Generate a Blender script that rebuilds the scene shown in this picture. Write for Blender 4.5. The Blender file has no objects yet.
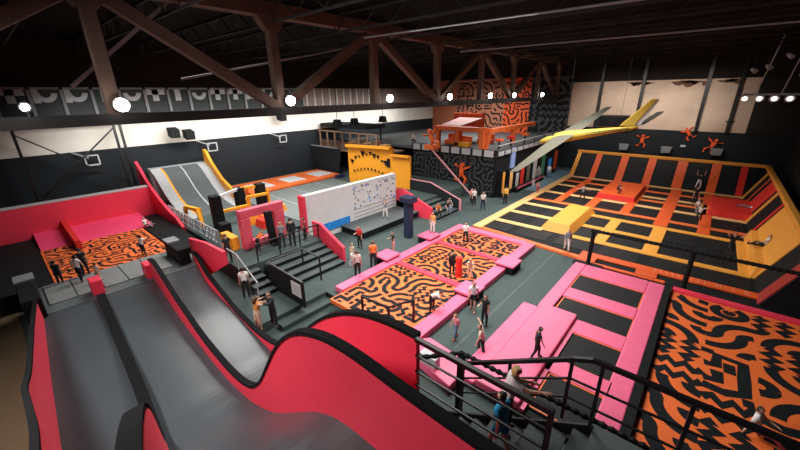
import bpy, bmesh, math, random
from mathutils import Vector, Matrix
V = Vector
S = bpy.context.scene
COL = S.collection
random.seed(7)
PI = math.pi

# ---------------------------------------------------------------- camera
cam = bpy.data.cameras.new('camera'); camo = bpy.data.objects.new('camera', cam); COL.objects.link(camo)
r_ = V((0.756324, 0.65409, -0.01184)); u_ = V((-0.21958, 0.270865, 0.937239)); f_ = V((-0.616246, 0.706257, -0.348487))
M = Matrix((r_, u_, -f_)).transposed().to_4x4(); M.translation = V((0, 0, 9.5))
camo.matrix_world = M
cam.sensor_width = 36; cam.lens = 36 * 352 / 800; cam.clip_start = .05; cam.clip_end = 300
S.camera = camo
# ---------------------------------------------------------------- world, lights, exposure
w = bpy.data.worlds.new('world'); S.world = w; w.use_nodes = True
w.node_tree.nodes['Background'].inputs[0].default_value = (.75, .85, 1, 1)
w.node_tree.nodes['Background'].inputs[1].default_value = .02
def area(x, y, z, sx, sy, p, col=(1, .97, .93), tgt=None, spread=150):
    l = bpy.data.lights.new('unseen_area_light', 'AREA'); l.shape = 'RECTANGLE'; l.size = sx; l.size_y = sy  # unseen light panel without a fixture, added to light the hall
    l.energy = p; l.color = col; l.spread = math.radians(spread)
    o = bpy.data.objects.new('unseen_area_light', l); COL.objects.link(o); o.location = (x, y, z)
    if tgt: o.rotation_euler = (V(tgt) - V((x, y, z))).to_track_quat('-Z', 'Y').to_euler()
    return o
area(-9, 14, 12.3, 6, 8, 1900, spread=135)
area(-9, 31, 12.3, 6, 12, 2000, spread=135)
area(-24, 10, 12.3, 6, 8, 1500)
area(-24.5, 18, 12.3, 6, 6, 1400)
area(-24, 41, 12.3, 7, 7, 1700)
area(-13, -3.5, 11.5, 2.4, 2, 1250, tgt=(-7, 4, 3))
area(-30.5, 22, 8.3, 36, .6, 1000, tgt=(-36, 22, 5.8), spread=95)   # one long unseen light added to brighten the white wall
area(-6, 43.5, 11.6, 12, .8, 330, tgt=(-6, 50, 6.5), spread=85, col=(1, .92, .84))      # unseen light added to brighten the plaster back wall
S.view_settings.view_transform = 'Standard'; S.view_settings.look = 'None'
S.view_settings.exposure = 0; S.view_settings.gamma = 1; S.view_settings.use_curve_mapping = False

# ---------------------------------------------------------------- materials
def lin(h):
    h = h.lstrip('#'); c = [int(h[i:i + 2], 16) / 255 for i in (0, 2, 4)]
    return tuple((x / 12.92 if x <= .04045 else ((x + .055) / 1.055) ** 2.4) for x in c) + (1,)
MATS = {}
def mat(name, col, rough=.6, metal=0, var=.12, scale=3., emit=0, bump=0, spec=.5, trans=0):
    m = bpy.data.materials.new(name); m.use_nodes = True; n = m.node_tree.nodes; L = m.node_tree.links
    b = n['Principled BSDF']; c = lin(col) if isinstance(col, str) else tuple(col) + (1,)
    b.inputs['Roughness'].default_value = rough; b.inputs['Metallic'].default_value = metal
    b.inputs['Specular IOR Level'].default_value = spec
    if trans: b.inputs['Transmission Weight'].default_value = trans
    tc = n.new('ShaderNodeTexCoord'); no = n.new('ShaderNodeTexNoise'); no.inputs['Scale'].default_value = scale; no.inputs['Detail'].default_value = 5
    L.new(tc.outputs['Object'], no.inputs['Vector'])
    mx = n.new('ShaderNodeMix'); mx.data_type = 'RGBA'
    mx.inputs[6].default_value = tuple(x * (1 - var) for x in c[:3]) + (1,)
    mx.inputs[7].default_value = tuple(min(1, x * (1 + var)) for x in c[:3]) + (1,)
    L.new(no.outputs['Fac'], mx.inputs[0]); L.new(mx.outputs[2], b.inputs['Base Color'])
    if bump:
        bp = n.new('ShaderNodeBump'); bp.inputs['Strength'].default_value = bump; bp.inputs['Distance'].default_value = .02
        n2 = n.new('ShaderNodeTexNoise'); n2.inputs['Scale'].default_value = scale * 12; L.new(tc.outputs['Object'], n2.inputs['Vector'])
        L.new(n2.outputs['Fac'], bp.inputs['Height']); L.new(bp.outputs[0], b.inputs['Normal'])
    if emit:
        b.inputs['Emission Color'].default_value = c; b.inputs['Emission Strength'].default_value = emit
    MATS[name] = m; return m
FLOOR = mat('carpet_grey_green', (.048, .073, .071), .85, bump=.3, scale=1.2)
BLACK = mat('black_vinyl', (.006, .007, .008), .75, spec=.25)
BLACKM = mat('black_metal', (.006, .006, .007), .45)
TRIM = mat('matt_black_trim', (.007, .007, .008), .9, spec=.15)
BED = mat('trampoline_mesh', (.008, .009, .010), .6, scale=8, spec=.3)
LANE = mat('slide_lane_vinyl', (.062, .075, .084), .3, scale=.6, var=.18)
DGREY = mat('dark_grey_paint', (.014, .018, .022), .8, scale=.5, spec=.25)
DECKG = mat('deck_grey', (.095, .115, .12), .7)
STEP = mat('step_grey', (.06, .078, .078), .8)
PINK = mat('pink_vinyl', (.81, .135, .26), .45)
HOT = mat('hot_pink_vinyl', (.86, .045, .092), .5, scale=.8)
RED = mat('red_vinyl', (.75, .03, .02), .5)
ORANGE = mat('orange_vinyl', (.86, .165, .035), .5)
ORRED = mat('orange_red_vinyl', (.82, .11, .02), .5)
YEL = mat('yellow_vinyl', (.88, .37, .05), .5)
BEIGE = mat('glare_pale_yellow_vinyl', (.87, .50, .20), .5)  # yellow paled by painted-in lamp glare on pads; plain pale colour elsewhere
AMBER = mat('amber_panel', (.95, .37, .02), .5)
WHITE = mat('white_plaster', (.72, .69, .62), .9, scale=.7)
WHITEV = mat('white_vinyl', (.72, .73, .74), .5)
PALE = mat('pale_grey_panel', (.55, .55, .56), .6)
GREY = mat('mid_grey', (.22, .23, .24), .6)
LGREY = mat('light_grey_metal', (.42, .44, .46), .4)
STEEL = mat('rusty_brown_steel', (.095, .054, .038), .8, scale=2, var=.4)
DSTEEL = mat('dark_steel', (.008, .0075, .007), .8)
SIDING = mat('brown_siding', (.017, .014, .012), .9, scale=.7, spec=.2)
CEIL = mat('black_roof_deck', (.0025, .0025, .0025), .95, spec=.1)
BROWN = mat('brown_gloss_mat', (.17, .115, .07), .35, scale=.4)
NAVY = mat('navy_padding', (.012, .022, .06), .6)
BLUE = mat('blue_screen', (.02, .2, .6), .4, scale=6, var=.9, emit=.25)
GLASS = mat('window_glass', (.03, .038, .038), .5, spec=.2)
WOOD = mat('weathered_wood', (.30, .19, .12), .8)
LAMP = mat('lamp_lens', (1, .98, .95), .3, emit=30, var=0)
GLOW = mat('small_lamp_lens', (1, .95, .88), .3, emit=2.5, var=0)
PATINA = mat('peeling_plaster', (.52, .40, .31), .9, scale=.35, var=.45)
DOODK = mat('doodle_black', (.006, .008, .010), .75, spec=.25)
DOODG = mat('doodle_grey', (.05, .054, .058), .7)
DOODR = mat('dusky_orange', (.50, .19, .11), .7)
CREAM = mat('cream_glider_skin', (.14, .132, .10), .9)
GLYEL = mat('yellow_glider_skin', (.62, .43, .06), .6)
BLUEG = mat('blue_grey_carpet', (.13, .22, .26), .85)

# ---------------------------------------------------------------- mesh builder
class MB:
    def __init__(s): s.v = []; s.f = []; s.m = []
    def add(s, vs, fs, m=0):
        o = len(s.v); s.v += [tuple(x) for x in vs]; s.f += [tuple(i + o for i in f) for f in fs]; s.m += [m] * len(fs); return s
    def box(s, x0, x1, y0, y1, z0, z1, m=0):
        return s.add([(x0, y0, z0), (x1, y0, z0), (x1, y1, z0), (x0, y1, z0), (x0, y0, z1), (x1, y0, z1), (x1, y1, z1), (x0, y1, z1)],
                     [(0, 3, 2, 1), (4, 5, 6, 7), (0, 1, 5, 4), (1, 2, 6, 5), (2, 3, 7, 6), (3, 0, 4, 7)], m)
    def prism(s, pts, ext, m=0):
        n = len(pts); e = V(ext); vs = [V(p) for p in pts] + [V(p) + e for p in pts]
        return s.add(vs, [tuple(range(n))[::-1], tuple(range(n, 2 * n))] + [(i, (i + 1) % n, n + (i + 1) % n, n + i) for i in range(n)], m)
    def bar(s, p0, p1, w, h, m=0, up=(0, 0, 1)):
        p0 = V(p0); p1 = V(p1); d = (p1 - p0).normalized(); up = V(up)
        if abs(d.dot(up)) > .98: up = V((0, 1, 0))
        a = d.cross(up).normalized() * w / 2; b = a.cross(d).normalized() * h / 2
        vs = [p + i * a + j * b for p in (p0, p1) for i, j in ((-1, -1), (1, -1), (1, 1), (-1, 1))]
        return s.add(vs, [(3, 2, 1, 0), (4, 5, 6, 7), (0, 1, 5, 4), (1, 2, 6, 5), (2, 3, 7, 6), (3, 0, 4, 7)], m)
    def tube(s, pts, r, n=8, m=0, r1=None):
        pts = [V(p) for p in pts]; rings = []
        for i, p in enumerate(pts):
            d = ((pts[min(i + 1, len(pts) - 1)] - pts[max(i - 1, 0)])).normalized()
            a = d.cross(V((0, 0, 1)))
            if a.length < .05: a = d.cross(V((0, 1, 0)))
            a.normalize(); b = d.cross(a).normalized()
            rr = r[i] if isinstance(r, (list, tuple)) else (r if r1 is None else r + (r1 - r) * i / (len(pts) - 1))
            rings += [p + (a * math.cos(2 * PI * k / n) + b * math.sin(2 * PI * k / n)) * rr for k in range(n)]
        fs = [(i * n + k, i * n + (k + 1) % n, (i + 1) * n + (k + 1) % n, (i + 1) * n + k) for i in range(len(pts) - 1) for k in range(n)]
        fs += [tuple(range(n))[::-1], tuple(range((len(pts) - 1) * n, len(pts) * n))]
        return s.add(rings, fs, m)
    def ball(s, c, rx, ry=None, rz=None, m=0, n=10, k=6):
        ry = ry or rx; rz = rz or rx; c = V(c); vs = [c + V((0, 0, -rz))]
        for i in range(1, k):
            t = -PI / 2 + PI * i / k
            vs += [c + V((rx * math.cos(t) * math.cos(2 * PI * j / n), ry * math.cos(t) * math.sin(2 * PI * j / n), rz * math.sin(t))) for j in range(n)]
        vs.append(c + V((0, 0, rz))); fs = [(0, 1 + (j + 1) % n, 1 + j) for j in range(n)]
        for i in range(k - 2): fs += [(1 + i * n + j, 1 + i * n + (j + 1) % n, 1 + (i + 1) * n + (j + 1) % n, 1 + (i + 1) * n + j) for j in range(n)]
        e = len(vs) - 1; fs += [(e, 1 + (k - 2) * n + j, 1 + (k - 2) * n + (j + 1) % n) for j in range(n)]
        return s.add(vs, fs, m)
    def frustum(s, x0, x1, y0, y1, z0, z1, ix, iy, m=0, mside=None):
        vs = [(x0, y0, z0), (x1, y0, z0), (x1, y1, z0), (x0, y1, z0), (x0 + ix, y0 + iy, z1), (x1 - ix, y0 + iy, z1), (x1 - ix, y1 - iy, z1), (x0 + ix, y1 - iy, z1)]
        s.add(vs, [(0, 3, 2, 1), (4, 5, 6, 7)], m)
        return s.add(vs, [(0, 1, 5, 4), (1, 2, 6, 5), (2, 3, 7, 6), (3, 0, 4, 7)], m if mside is None else mside)
    def loft(s, A, B, th, m=0):
        # solid sheet between two polylines, thickness th downwards
        n = len(A); d = V((0, 0, -th)); vs = [V(p) for p in A] + [V(p) for p in B] + [V(p) + d for p in A] + [V(p) + d for p in B]
        fs = []
        for i in range(n - 1):
            fs += [(i, i + 1, n + i + 1, n + i), (2 * n + i, 3 * n + i, 3 * n + i + 1, 2 * n + i + 1), (i, 2 * n + i, 2 * n + i + 1, i + 1), (n + i, n + i + 1, 3 * n + i + 1, 3 * n + i)]
        fs += [(0, n, 3 * n, 2 * n), (n - 1, 2 * n - 1 + 0, 4 * n - 1, 3 * n - 1)]
        return s.add(vs, fs, m)
    def curtain(s, top, bot, off, m=0):
        # vertical wall following two polylines, thickness vector off
        n = len(top); o = V(off); vs = [V(p) for p in top] + [V(p) for p in bot] + [V(p) + o for p in top] + [V(p) + o for p in bot]
        fs = []
        for i in range(n - 1):
            fs += [(i, i + 1, n + i + 1, n + i), (2 * n + i, 3 * n + i, 3 * n + i + 1, 2 * n + i + 1), (i, 2 * n + i, 2 * n + i + 1, i + 1), (n + i, n + i + 1, 3 * n + i + 1, 3 * n + i)]
        fs += [(0, n, 3 * n, 2 * n), (n - 1, 3 * n - 1, 4 * n - 1, 2 * n - 1)]
        return s.add(vs, fs, m)
    def ribbon(s, P, half, m=0):
        # flat ribbon from (centre, side) pairs already in 3D
        vs = []; 
        for c, sd in P: vs += [c + sd * half, c - sd * half]
        return s.add(vs, [(2 * i, 2 * i + 2, 2 * i + 3, 2 * i + 1) for i in range(len(P) - 1)], m)
    def build(s, name, mats, parent=None, bevel=0, smooth=False, local=False, origin=None):
        me = bpy.data.meshes.new(name); mats = mats if isinstance(mats, (list, tuple)) else [mats]
        vs = [V(v) for v in s.v]
        if parent is None:
            if origin is None and not local:
                lo = [min(v[i] for v in vs) for i in range(3)]; hi = [max(v[i] for v in vs) for i in range(3)]
                origin = ((lo[0] + hi[0]) / 2, (lo[1] + hi[1]) / 2, lo[2])
            off = V(origin or (0, 0, 0))
        else:
            off = V((0, 0, 0)) if local else V(parent.location)
        me.from_pydata([tuple(v - off) for v in vs], [], s.f)
        for m in mats: me.materials.append(m)
        me.polygons.foreach_set('material_index', s.m)
        bm = bmesh.new(); bm.from_mesh(me); bmesh.ops.recalc_face_normals(bm, faces=bm.faces); bm.to_mesh(me); bm.free()
        if smooth: me.polygons.foreach_set('use_smooth', [True] * len(me.polygons))
        me.update()
        o = bpy.data.objects.new(name, me); COL.objects.link(o)
        if parent is None: o.location = off
        else:
            o.parent = parent
        if bevel:
            b = o.modifiers.new('bevel', 'BEVEL'); b.width = bevel; b.segments = 2; b.limit_method = 'ANGLE'
        return o
def B(*a, m=0): return MB().box(*a, m=m)
def tag(o, label, cat, group=None, kind=None):
    o['label'] = label; o['category'] = cat
    if group: o['group'] = group
    if kind: o['kind'] = kind
    return o
def thing(name, loc, label, cat, group=None, rz=0):
    o = bpy.data.objects.new(name, None); COL.objects.link(o); o.location = loc; o.rotation_euler = (0, 0, rz); o.empty_display_size = .2
    return tag(o, label, cat, group)
def struct(o): o['kind'] = 'structure'; return o
def sub(mb, name, mats, part, **k):
    # a sub-part, under a part that itself sits at its thing's origin
    o = mb.build(name, mats, part.parent, **k); o.parent = part; return o

# ---------------------------------------------------------------- doodle pattern (surface pattern of a mat or wall)
def doodle(mb, O, U, W, w, h, cell, m, seed, half=.13, lift=.006):
    rnd = random.Random(seed); O = V(O); U = V(U).normalized(); W = V(W).normalized(); N = U.cross(W).normalized()
    nx = max(1, round(w / cell)); ny = max(1, round(h / cell)); cx = w / nx; cy = h / ny
    def path(pts, ix, iy, rot, hw=half):
        q = []
        for a, b in pts:
            for _ in range(rot): a, b = 1 - b, a
            q.append((( ix + a) * cx, (iy + b) * cy))
        q = [(min(max(a, .02 * w), .98 * w), min(max(b, .02 * h), .98 * h)) for a, b in q]
        P = []
        for i in range(len(q)):
            a = q[max(i - 1, 0)]; b = q[min(i + 1, len(q) - 1)]; t = V((b[0] - a[0], b[1] - a[1]))
            if t.length < 1e-5: continue
            t.normalize(); c = O + U * q[i][0] + W * q[i][1] + N * (lift + rnd.random() * .002)
            P.append((c, (U * -t.y + W * t.x)))
        if len(P) > 1: mb.ribbon(P, hw * min(cx, cy), m)
    def arc(cxx, cyy, r, a0, a1, n=8):
        n *= 2; return [(cxx + r * math.cos(a0 + (a1 - a0) * i / n), cyy + r * math.sin(a0 + (a1 - a0) * i / n)) for i in range(n + 1)]
    for ix in range(nx):
        for iy in range(ny):
            k = rnd.choice((0, 1, 2, 0, 1, 3, 3, 4, 5, 6, 7, 8, 9)); rot = rnd.randrange(4)
            if k <= 2:
                path(arc(0, 0, .25, 0, PI / 2, 5), ix, iy, rot); path(arc(0, 0, .75, 0, PI / 2), ix, iy, rot); path(arc(1, 1, .25, PI, 1.5 * PI, 5), ix, iy, rot)
            elif k == 3:
                path([(0, .25), (.18, .42), (.36, .18), (.54, .42), (.72, .18), (.86, .42), (1, .25)], ix, iy, rot); path([(0, .75), (.18, .92), (.36, .68), (.54, .92), (.72, .68), (.86, .92), (1, .75)], ix, iy, rot)
            elif k == 4:
                path([(.5, .06), (.5, .94)], ix, iy, rot); path([(.5, .2), (.95, .2)], ix, iy, rot); path([(.5, .75), (.05, .75)], ix, iy, rot); path([(.06, .3), (.26, .3)], ix, iy, rot); path([(.75, .55), (.95, .55)], ix, iy, rot)
            elif k == 5:
                path(arc(.5, .5, .34, .5, 5.8, 12), ix, iy, rot); path(arc(.5, .5, .06, 0, 2 * PI, 6), ix, iy, rot, half * .8)
            elif k == 6:
                path([(0, .25), (.7, .25), (.74, .74), (.25, .76), (.22, 1)], ix, iy, rot); path([(.05, .5), (.48, .52)], ix, iy, rot, half * .9); path([(.72, .95), (.95, .94)], ix, iy, rot)
            elif k == 7:
                path(arc(.5, 0, .38, 0, PI, 8), ix, iy, rot); path([(.1, .75), (.4, .6), (.6, .85), (.95, .7)], ix, iy, rot); path([(.5, .02), (.5, .2)], ix, iy, rot)
            elif k == 9:
                for c in (.25, .75): path([(c, 0), (c + .06, .3), (c - .06, .65), (c, 1)], ix, iy, rot)
            else:
                path([(.25, 0), (.25, .6), (.6, .8), (1, .75)], ix, iy, rot); path([(.75, 0), (.72, .4), (1, .45)], ix, iy, rot); path([(.1, .88), (.3, .9)], ix, iy, rot)
    return mb

# ---------------------------------------------------------------- the hall
mb = MB()
for x0, x1, y0, y1 in ((-36, -13.3, -6, 50), (-13.3, -7.6, 9.4, 50), (-7.6, 6.2, -6, 50), (-13.3, -7.6, -6, 4.8)):
    mb.box(x0, x1, y0, y1, -.5, 0)
mb.box(-13.3, -7.6, 4.8, 9.4, -1, -.5)
mb.box(-13.3, -12.7, 6.5, 9.4, -.5, -.25)
struct(mb.build('floor', FLOOR))
mb = MB(); mb.box(-5.95, -5.87, 10, 27, 0, .004); mb.box(-8.9, -8.85, 22.8, 23, 0, .004)
struct(mb.build('trim_1', mat('floor_line', (.085, .11, .11), .8)))
# left wall: dark painted lower part, white upper part, siding above the windows
struct(B(-36.3, -36, -6, 50, 0, 5.7).build('wall_left', DGREY))
struct(B(-36.3, -36.02, -6, 50, 5.7, 8.3).build('wall_left.001', WHITE))
struct(B(-36.3, -36, -6, 50, 10.25, 13.4).build('wall_left.002', SIDING))
# row of windows with cut-out lettering stuck on the glass
frag = [((.15, .9), 'T'), ((.2, .9), 'I'), ((.1, .85), 'O'), ((.1, .9), 'A'), ((.1, .9), 'N'), ((.1, .9), 'D'), ((.1, .9), 'B'), ((.2, .9), 'Y'), ((.1, .9), 'O')]
k = 0
y = -5.7; wi = 1
while y < 24:
    fr = MB()
    for a, b in ((y, y + .1), (y + 1.6, y + 1.7)): fr.box(-36.25, -35.95, a, b, 8.3, 10.25)
    fr.box(-36.25, -35.95, y, y + 1.7, 10.1, 10.25); fr.box(-36.25, -35.95, y, y + 1.7, 8.2, 8.3)
    win = struct(B(-36.2, -36.12, y + .1, y + 1.6, 8.3, 10.1).build('window_%d' % wi, GLASS))
    fo = fr.build('window_frame', GREY, win); fo.location = -V(win.location) + V(win.location)
    lt = MB(); s = frag[k % 9][1]; x = -36.1
    if s in 'TIYAN':
        lt.box(x, x + .04, y + .55, y + 1.0, 9.2, 10.1)
        if s in 'TAN': lt.box(x, x + .04, y + .15, y + 1.5, 9.7, 10.1)
    elif s in 'ODB':
        for i in range(8):
            a0 = PI + PI * i / 8; a1 = PI + PI * (i + 1) / 8
            q = [(x, y + .85 + r * math.cos(a), 9.85 + r * math.sin(a)) for r, a in ((.62, a0), (.62, a1), (.3, a1), (.3, a0))]
            lt.prism(q, (.04, 0, 0))
        if s != 'O': lt.box(x, x + .04, y + .15, y + .5, 9.2, 10.1)
    lt.build('window_lettering', LGREY, win)
    y += 1.7; k += 1; wi += 1
struct(B(-36.3, -36.05, y, 50, 8.3, 10.25).build('wall_left.003', mat('pinkish_cladding', (.20, .145, .12), .8)))
for i in range(10):
    struct(B(-36.05, -35.97, y + .4 + i * 1.1, y + .52 + i * 1.1, 8.3, 10.2).build('trim_%d' % (i + 2), PALE))
# back wall
struct(B(-36.3, 6.2, 50, 50.3, 0, 5.4).build('wall_back', DGREY))
mb = MB().box(-14.6, 2.4, 50, 50.3, 5.4, 10.6)
struct(mb.build('wall_back.001', PATINA))
struct(B(-36.3, 6.2, 50.02, 50.3, 10.6, 13.4).build('wall_back.002', SIDING))
struct(B(2.4, 6.2, 49.9, 50.3, 5.4, 10.6).build('wall_back.003', DSTEEL))
mb = MB(); rnd = random.Random(3)
for i in range(17):   # flaking brown patches under the top edge of the plaster
    x = -11 + rnd.random() * 13; wdt = (.5 + rnd.random() * 2.2) if i < 14 else .8
    z = 10.55 - rnd.random() * .25 if i < 14 else 6.2 + rnd.random() * 1.5
    hh = .2 + rnd.random() * .5
    pts = [(x + wdt * (j / 7 - .5), 49.985, z - hh * (.3 + .7 * rnd.random()) * math.sin(PI * j / 7)) for j in range(8)]
    pts = [(x - wdt * .5, 49.985, z + .04)] + pts + [(x + wdt * .5, 49.985, z + .04)]
    mb.prism(pts, (0, .03, 0))
struct(mb.build('trim_40', mat('brown_flaking', (.11, .055, .03), .9)))
for i, x in enumerate((-11.3, -7.1, -1.5, 1.0)):
    struct(B(x - .16, x + .16, 49.7, 50, 5.4, 13).build('trim_%d' % (41 + i), BLACKM if i < 3 else DSTEEL))
# dark right wall with ribs
mb = MB().box(6, 6.3, -6, 50, 0, 13.4)
for i in range(40): mb.box(5.92, 6, -5 + i * 1.38, -4.9 + i * 1.38, 3, 13)
struct(mb.build('wall_right', mat('dark_ribbed_cladding', (.022, .019, .017), .8)))
# roof
struct(B(-36.3, 6.3, -6, 50.3, 13.4, 13.6).build('ceiling', CEIL))
for i in range(14):
    yy = -1.5 + i * 3.75
    t = thing('roof_joist', (-15, yy, 12.6), 'dark open-web steel joist under the roof', 'roof joist', 'open-web roof joists')
    MB().bar((-36, yy, 12.55), (6, yy, 12.55), .09, .09).build('bottom_chord', DSTEEL, t)
    MB().bar((-36, yy, 13.33), (6, yy, 13.33), .09, .09).build('top_chord', DSTEEL, t)
    wb = MB(); n = 22
    for j in range(n):
        xa = -36 + 42 * j / n; xb = -36 + 42 * (j + .5) / n; xc = -36 + 42 * (j + 1) / n
        wb.bar((xa, yy, 13.3), (xb, yy, 12.58), .05, .05); wb.bar((xb, yy, 12.58), (xc, yy, 13.3), .05, .05)
    wb.build('web', DSTEEL, t)
# main roof truss
t = thing('roof_truss', (-16, 20, 8.6), 'long rusty brown steel roof truss carrying the floodlights along the hall', 'roof truss')
MB().box(-16.35, -15.65, -6, 50, 8.62, 8.98).build('bottom_chord', DSTEEL, t)
MB().box(-16.3, -15.7, -6, 50, 12.75, 13.3).build('top_chord', STEEL, t)
ys = [-3.2 + 6.45 * i for i in range(9)]
for i, yy in enumerate(ys):
    MB().box(-16.2, -15.8, yy - .2, yy + .2, 8.98, 12.8).build('post', STEEL, t)
    MB().prism([(-16.22, yy - .75, 12.8), (-16.22, yy + .75, 12.8), (-16.22, yy + .3, 12.2), (-16.22, yy - .3, 12.2)], (.44, 0, 0)).build('gusset_plate', STEEL, t)
    if i < 8:
        a, b = (8.9, 12.9) if i % 2 == 0 else (12.9, 8.9)
        MB().bar((-16, yy, a), (-16, ys[i + 1], b), .38, .42).build('diagonal', STEEL, t)
tag(MB().bar((-18, 2.59, 9.89), (-18, 6.6, 13.3), .13, .13).build('roof_brace', PALE), 'pale slanting pipe brace crossing the first truss post at upper left', 'brace')
tag(MB().tube([(-20, 7.0, 10.3), (-20, 14.63, 11.84), (-20, 21.5, 13.3)], .05).build('sprinkler_pipe', GREY), 'thin grey pipe sloping up behind the truss diagonals', 'pipe')
for i, (yy, nm) in enumerate(((14.5, 'second'), (24, 'third'))):
    tag(MB().tube([(-15, yy, 12.3), (6, yy + 1.2, 12.3)], .045).build('conduit', GREY), ('thin conduit under the dark roof, nearer of two' if i == 0 else 'thin conduit under the dark roof, farther of two'), 'pipe', 'roof conduits')
# floodlights along the bottom chord
FL = [(1.09, 'far left end of the truss'), (3.46, 'first truss post'), (10.1, 'second truss post'), (17.1, 'third truss post'), (23.8, 'fourth truss post'), (30.2, 'fifth truss post'), (35.2, 'sixth truss post'), (42.6, 'far end near the doodle wall')]
for i, (yy, where) in enumerate(FL):
    rr = .22 if i else .1
    t = thing('floodlight', (-15.75, yy, 9.0), 'glaring white floodlight on the truss by the ' + where, 'floodlight', 'floodlights on the truss')
    MB().tube([(-15.75, yy, 8.97), (-15.75, yy, 9.2)], .05).build('yoke', BLACKM, t)
    MB().tube([(-15.85, yy, 9.27), (-15.6, yy - .05, 9.27)], [rr * .7, rr + .05], 12).build('housing', BLACKM, t)
    MB().tube([(-15.6, yy - .05, 9.27), (-15.54, yy - .065, 9.26)], rr, 12).build('lens', LAMP, t).parent = t.children[1]
    l = bpy.data.lights.new('floodlight_lamp', 'POINT'); l.energy = 14 if i else 5; l.shadow_soft_size = .2; l.color = (1, .97, .92)
    lo = bpy.data.objects.new('floodlight_lamp', l); COL.objects.link(lo); lo.parent = t; lo.location = (.45, -.2, .25)
# ---------------------------------------------------------------- big trampoline arena
A = thing('trampoline_arena', (-4, 33, 0), 'huge yellow and orange padded trampoline arena with banked black end walls', 'trampoline arena')
MB().box(-12.2, 4.8, 22.3, 47.6, 0, .05).box(-4.6, 4.8, 21.2, 22.3, 0, .05).build('base', DOODK, A)
xs = [-12, -9.5, -6.8, -4.15, -1.5, 1.0, 3.4]; yr = [22.7, 24.9, 27.7, 30.6, 32.6, 35.9, 39.6, 42.0, 44.5]
for i in range(6):
    for j in range(8):
        if (i == 2 - 1 and False): continue
        B(xs[i] + .28, xs[i + 1] - .28, yr[j] + .26, yr[j + 1] - .26, .05, .075).build('trampoline_bed', BED, A)
def pad(x0, x1, y0, y1, m, z=.14): return B(x0, x1, y0, y1, .05, z).build('pad', m, A, bevel=.04)
pad(-12.25, -11.55, 22.4, 47, BEIGE, .16)
for yy, m, x0, x1 in ((24.9, BEIGE, -11.55, -7.9), (27.7, BEIGE, -11.55, -8), (30.6, BEIGE, -11.55, -8.1), (32.6, ORANGE, -11.55, -7.5), (35.9, BEIGE, -11.55, -6.9), (39.6, BEIGE, -11.55, -7.0), (42.0, ORANGE, -11.55, 1), (44.6, BEIGE, -11.55, 3.6),
                      (24.9, YEL, -6.1, 3.2), (30.6, YEL, -6.2, 3.1), (27.7, YEL, -5.9, -1.4), (32.6, ORANGE, -6.6, 3.6), (35.9, BEIGE, -6.9, 4.1), (39.6, BEIGE, -4.1, 1.0), (38.2, ORANGE, -4.1, 1.0)):
    pad(x0, x1, yy - .27, yy + .27, m)
for xx, y0, y1, m, hw in ((-9.5, 33, 44.3, ORRED, .33), (-6.8, 32.6, 44.3, ORRED, .38), (-4.15, 32.6, 44.3, ORRED, .36), (-1.5, 31, 44.3, ORRED, .45), (1.0, 31, 44.3, ORRED, .36),
                          (-4.2, 25, 30.6, YEL, .36), (-1.4, 25, 30.6, YEL, .4), (2.95, 25, 30.6, YEL, .25), (.75, 36.1, 39.6, BEIGE, .25)):
    pad(xx - hw, xx + hw, y0, y1, m, .15)
# front edge: thin orange kerb on the left, wide orange pads with pale lettering on the right
MB().prism([(-12.2, 22.35, 0), (-4.6, 21.5, 0), (-4.6, 21.9, 0), (-12.2, 22.75, 0)], (0, 0, .14)).build('kerb', ORANGE, A)
pad(-4.6, 4.6, 22.1, 22.75, ORRED, .16); pad(-4.6, -.2, 21.1, 21.35, ORRED, .16)
for x in (-4.6, -1.6): pad(x, x + 1.0, 21.2, 22.2, ORRED, .16)
lt = MB()
for n, s in enumerate('IIIIIIIII A I E I T'):   # worn pale lettering along the front pads
    x = -.9 + n * .27; y = 22.18; z = .166; W_ = .2; H = .42
    seg = {'A': [(0, 0, .2, 1), (.8, 0, 1, 1), (0, .9, 1, 1), (0, .45, 1, .55)], 'E': [(0, 0, .2, 1), (0, .9, 1, 1), (0, .45, .8, .55), (0, 0, 1, .1)], 'F': [(0, 0, .05, 1), (0, .9, 1, 1), (0, .45, .7, .55)], 'L': [(0, 0, .05, 1), (0, 0, 1, .1)], 'I': [(.4, 0, .6, 1)], 'P': [(0, 0, .05, 1), (0, .9, 1, 1), (0, .45, 1, .55), (.8, .5, 1, .95)],
           'O': [(0, 0, .2, 1), (.8, 0, 1, 1), (0, .9, 1, 1), (0, 0, 1, .1)], 'U': [(0, 0, .2, 1), (.8, 0, 1, 1), (0, 0, 1, .1)], 'T': [(.4, 0, .6, 1), (0, .9, 1, 1)], ' ': []}[s]
    lt = MB()
    for a, b, c, d in seg: lt.box(x + a * W_, x + max(c, a + .2) * W_, y + b * H, y + d * H, z - .004, z)
    if seg: lt.build('letter', MATS.get('faded_lettering') or mat('faded_lettering', (.85, .36, .20), .6), A)
# raised blocks
MB().frustum(-8.2, -5.95, 25.0, 31.6, .05, .6, .35, .5, 0).build('raised_block', YEL, A, bevel=.05)
MB().frustum(-7.1, -3.95, 36.3, 42.8, .05, .6, .1, .1, 0, 1).build('raised_block', [ORRED, RED], A, bevel=.05)
MB().frustum(1.05, 4.2, 36.3, 41.6, .05, .6, .1, .1, 0).build('raised_block', RED, A, bevel=.05)
MB().frustum(3.1, 4.7, 24.8, 32.2, .05, .75, .2, .4, 0).build('raised_block', YEL, A, bevel=.05)
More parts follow.
